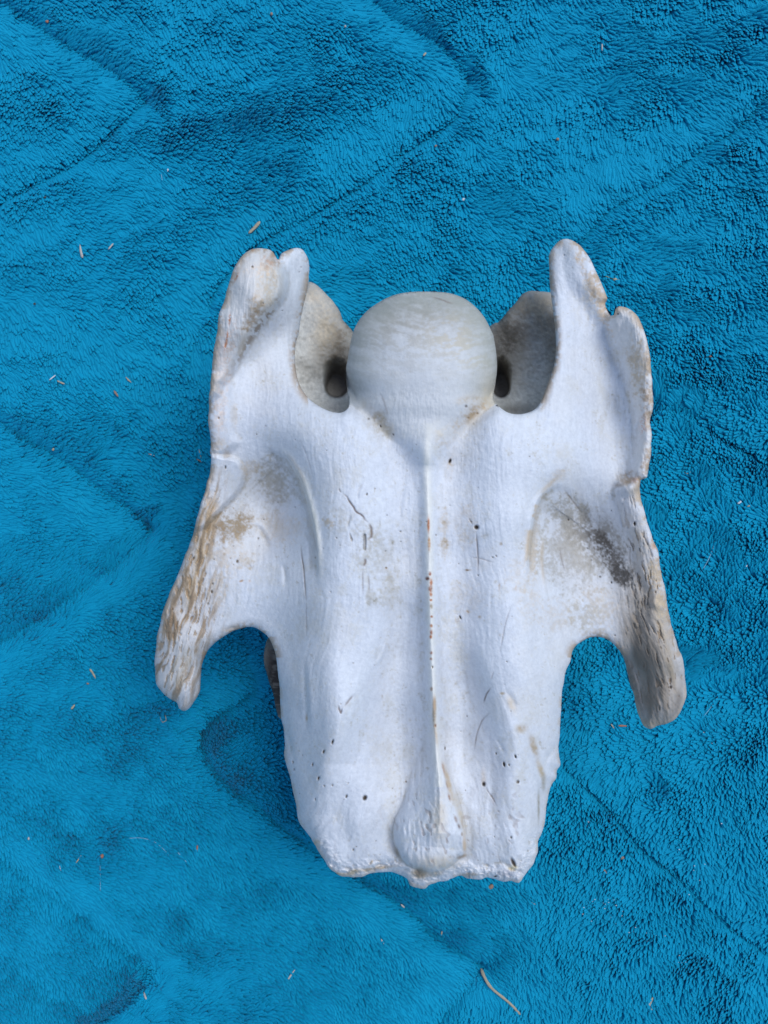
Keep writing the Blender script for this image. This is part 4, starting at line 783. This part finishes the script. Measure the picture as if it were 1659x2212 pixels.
T('straw_bit', [(914,127),(920,119)], 2.0, 2.4, 'straw', 'dull tan straw bit near the top, beside the crease', 'straw', GRP['straw'])
K('chaff_fleck', 588, 36, 3.2, 3.8, 0, 'brown', 'brown fleck at the top edge, left of centre', 'chaff', GRP['fleck'])
K('chaff_fleck', 104, 50, 4.6, 3.0, 0, 'red', 'rusty fleck at the top left beside the crease', 'chaff', GRP['fleck'])
K('crumb', 746, 60, 2.2, 2.4, 0, 'pale', 'pale crumb near the top edge at centre', 'crumb', GRP['crumb'])
T('chaff_sliver', [(505,272),(504,284)], 1.8, 1.4, 'brown', 'faint brown sliver on the towel above the straw bit', 'chaff')
K('crumb', 364, 370, 2.0, 3.4, 0, 'white', 'white crumb at upper left, right of the second crease', 'crumb', GRP['crumb'])
T('hair', [(350,378),(352,392)], .5, .4, 'hair', 'short white hair below the upper left white crumb', 'hair', GRP['hair'])
K('chaff_fleck', 1203, 303, 3.6, 3.6, 0, 'brown', 'brown fleck above and between ball and notched wing', 'chaff', GRP['fleck'])
T('chaff_sliver', [(1299,98),(1299,113)], 1.6, 1.4, 'pale', 'short pale upright sliver at the top right', 'chaff')
K('dark_seed', 99, 428, 2.8, 2.4, 0, 'dark', 'small dark round seed at the left, beside the second crease', 'seed')
K('dark_seed', 79, 659, 3.4, 2.4, 0, 'dark', 'small dark seed at the left edge, above the left crease', 'seed')
K('chaff_fleck', 941, 317, 3.0, 2.6, 0, 'brown', 'dull fleck on the bright band above the ball', 'chaff', GRP['fleck'])
K('chaff_fleck', 1325, 607, 4.2, 3.0, 0, 'straw', 'tan fleck right of the tall tip of the notched wing', 'chaff', GRP['fleck'])
T('grass_thread', [(1300,598),(1315,604),(1335,608)], .8, .5, 'green', 'thin greenish thread beside the tall tip of the notched wing', 'thread')
K('crumb', 1298, 644, 1.0, 2.6, 0, 'white', 'tiny white crumb right of the notched wing tip', 'crumb', GRP['crumb'])
K('chaff_fleck', 1532, 771, 3.0, 2.0, 20, 'red', 'rust fleck right of the notched wing', 'chaff', GRP['fleck'])
T('hair', [(1546,1150),(1538,1185),(1524,1215),(1508,1240)], .55, .4, 'hair', 'long fine hair curving down beside the stained horn', 'hair', GRP['hair'])
T('hair', [(1550,1500),(1536,1522),(1518,1545)], .5, .35, 'hair', 'fine hair right of the tip of the stained horn', 'hair', GRP['hair'])
T('hair', [(280,1809),(305,1808),(332,1814),(352,1828),(367,1844)], .5, .4, 'hair', 'arched fine white hair on the lower left of the towel', 'hair', GRP['hair'])
T('hair', [(385,1836),(398,1850),(411,1866)], .55, .4, 'hair', 'short straight white hair right of the arched one', 'hair', GRP['hair'])
T('hair', [(217,1868),(218,1895),(219,1922)], .4, .35, 'hair', 'upright faint hair just below the red brown flake', 'hair', GRP['hair'])
ms_ = bpy.data.meshes.new('crumb_scatter'); V_, F_ = [], []; rcs = np.random.RandomState(5)
for (cu_, cv_, sx, sy, n) in [(1410,2000,16,22,17),(1290,1945,30,26,16),(1375,1990,20,20,8),(1475,2070,20,14,7),(1480,1890,50,60,10),(1560,1700,70,150,8)]:
    for i in range(n):
        u = rcs.normal(cu_-(30 if cu_ == 1375 else 0), sx*.6); v = rcs.normal(cv_, sy*.6)+(20 if cu_ == 1410 else 0); a = rcs.uniform(.8, 2.0); b = rcs.uniform(.6, 1.3); z = top_at(u, v)+PILEH+3; k = len(V_)
        for dx, dy, dz in ((a,0,0),(0,b,.2),(-a,0,0),(0,-b,.1),(0,0,1.0),(0,0,-1)): V_.append(((u+dx-829.5)*KT, (1106-v-dy)*KT, (z+dz*b)*U))
        F_ += [(k,k+1,k+4),(k+1,k+2,k+4),(k+2,k+3,k+4),(k+3,k,k+4),(k+1,k,k+5),(k+2,k+1,k+5),(k+3,k+2,k+5),(k,k+3,k+5)]
ms_.from_pydata(V_, [], F_); ms_.materials.append(MT['white']); oc = bpy.data.objects.new('crumb_scatter', ms_); col.objects.link(oc); oc['kind'] = 'stuff'
oc['label'] = 'dust of minute white crumbs in the lower right of the towel'; oc['category'] = 'crumbs'
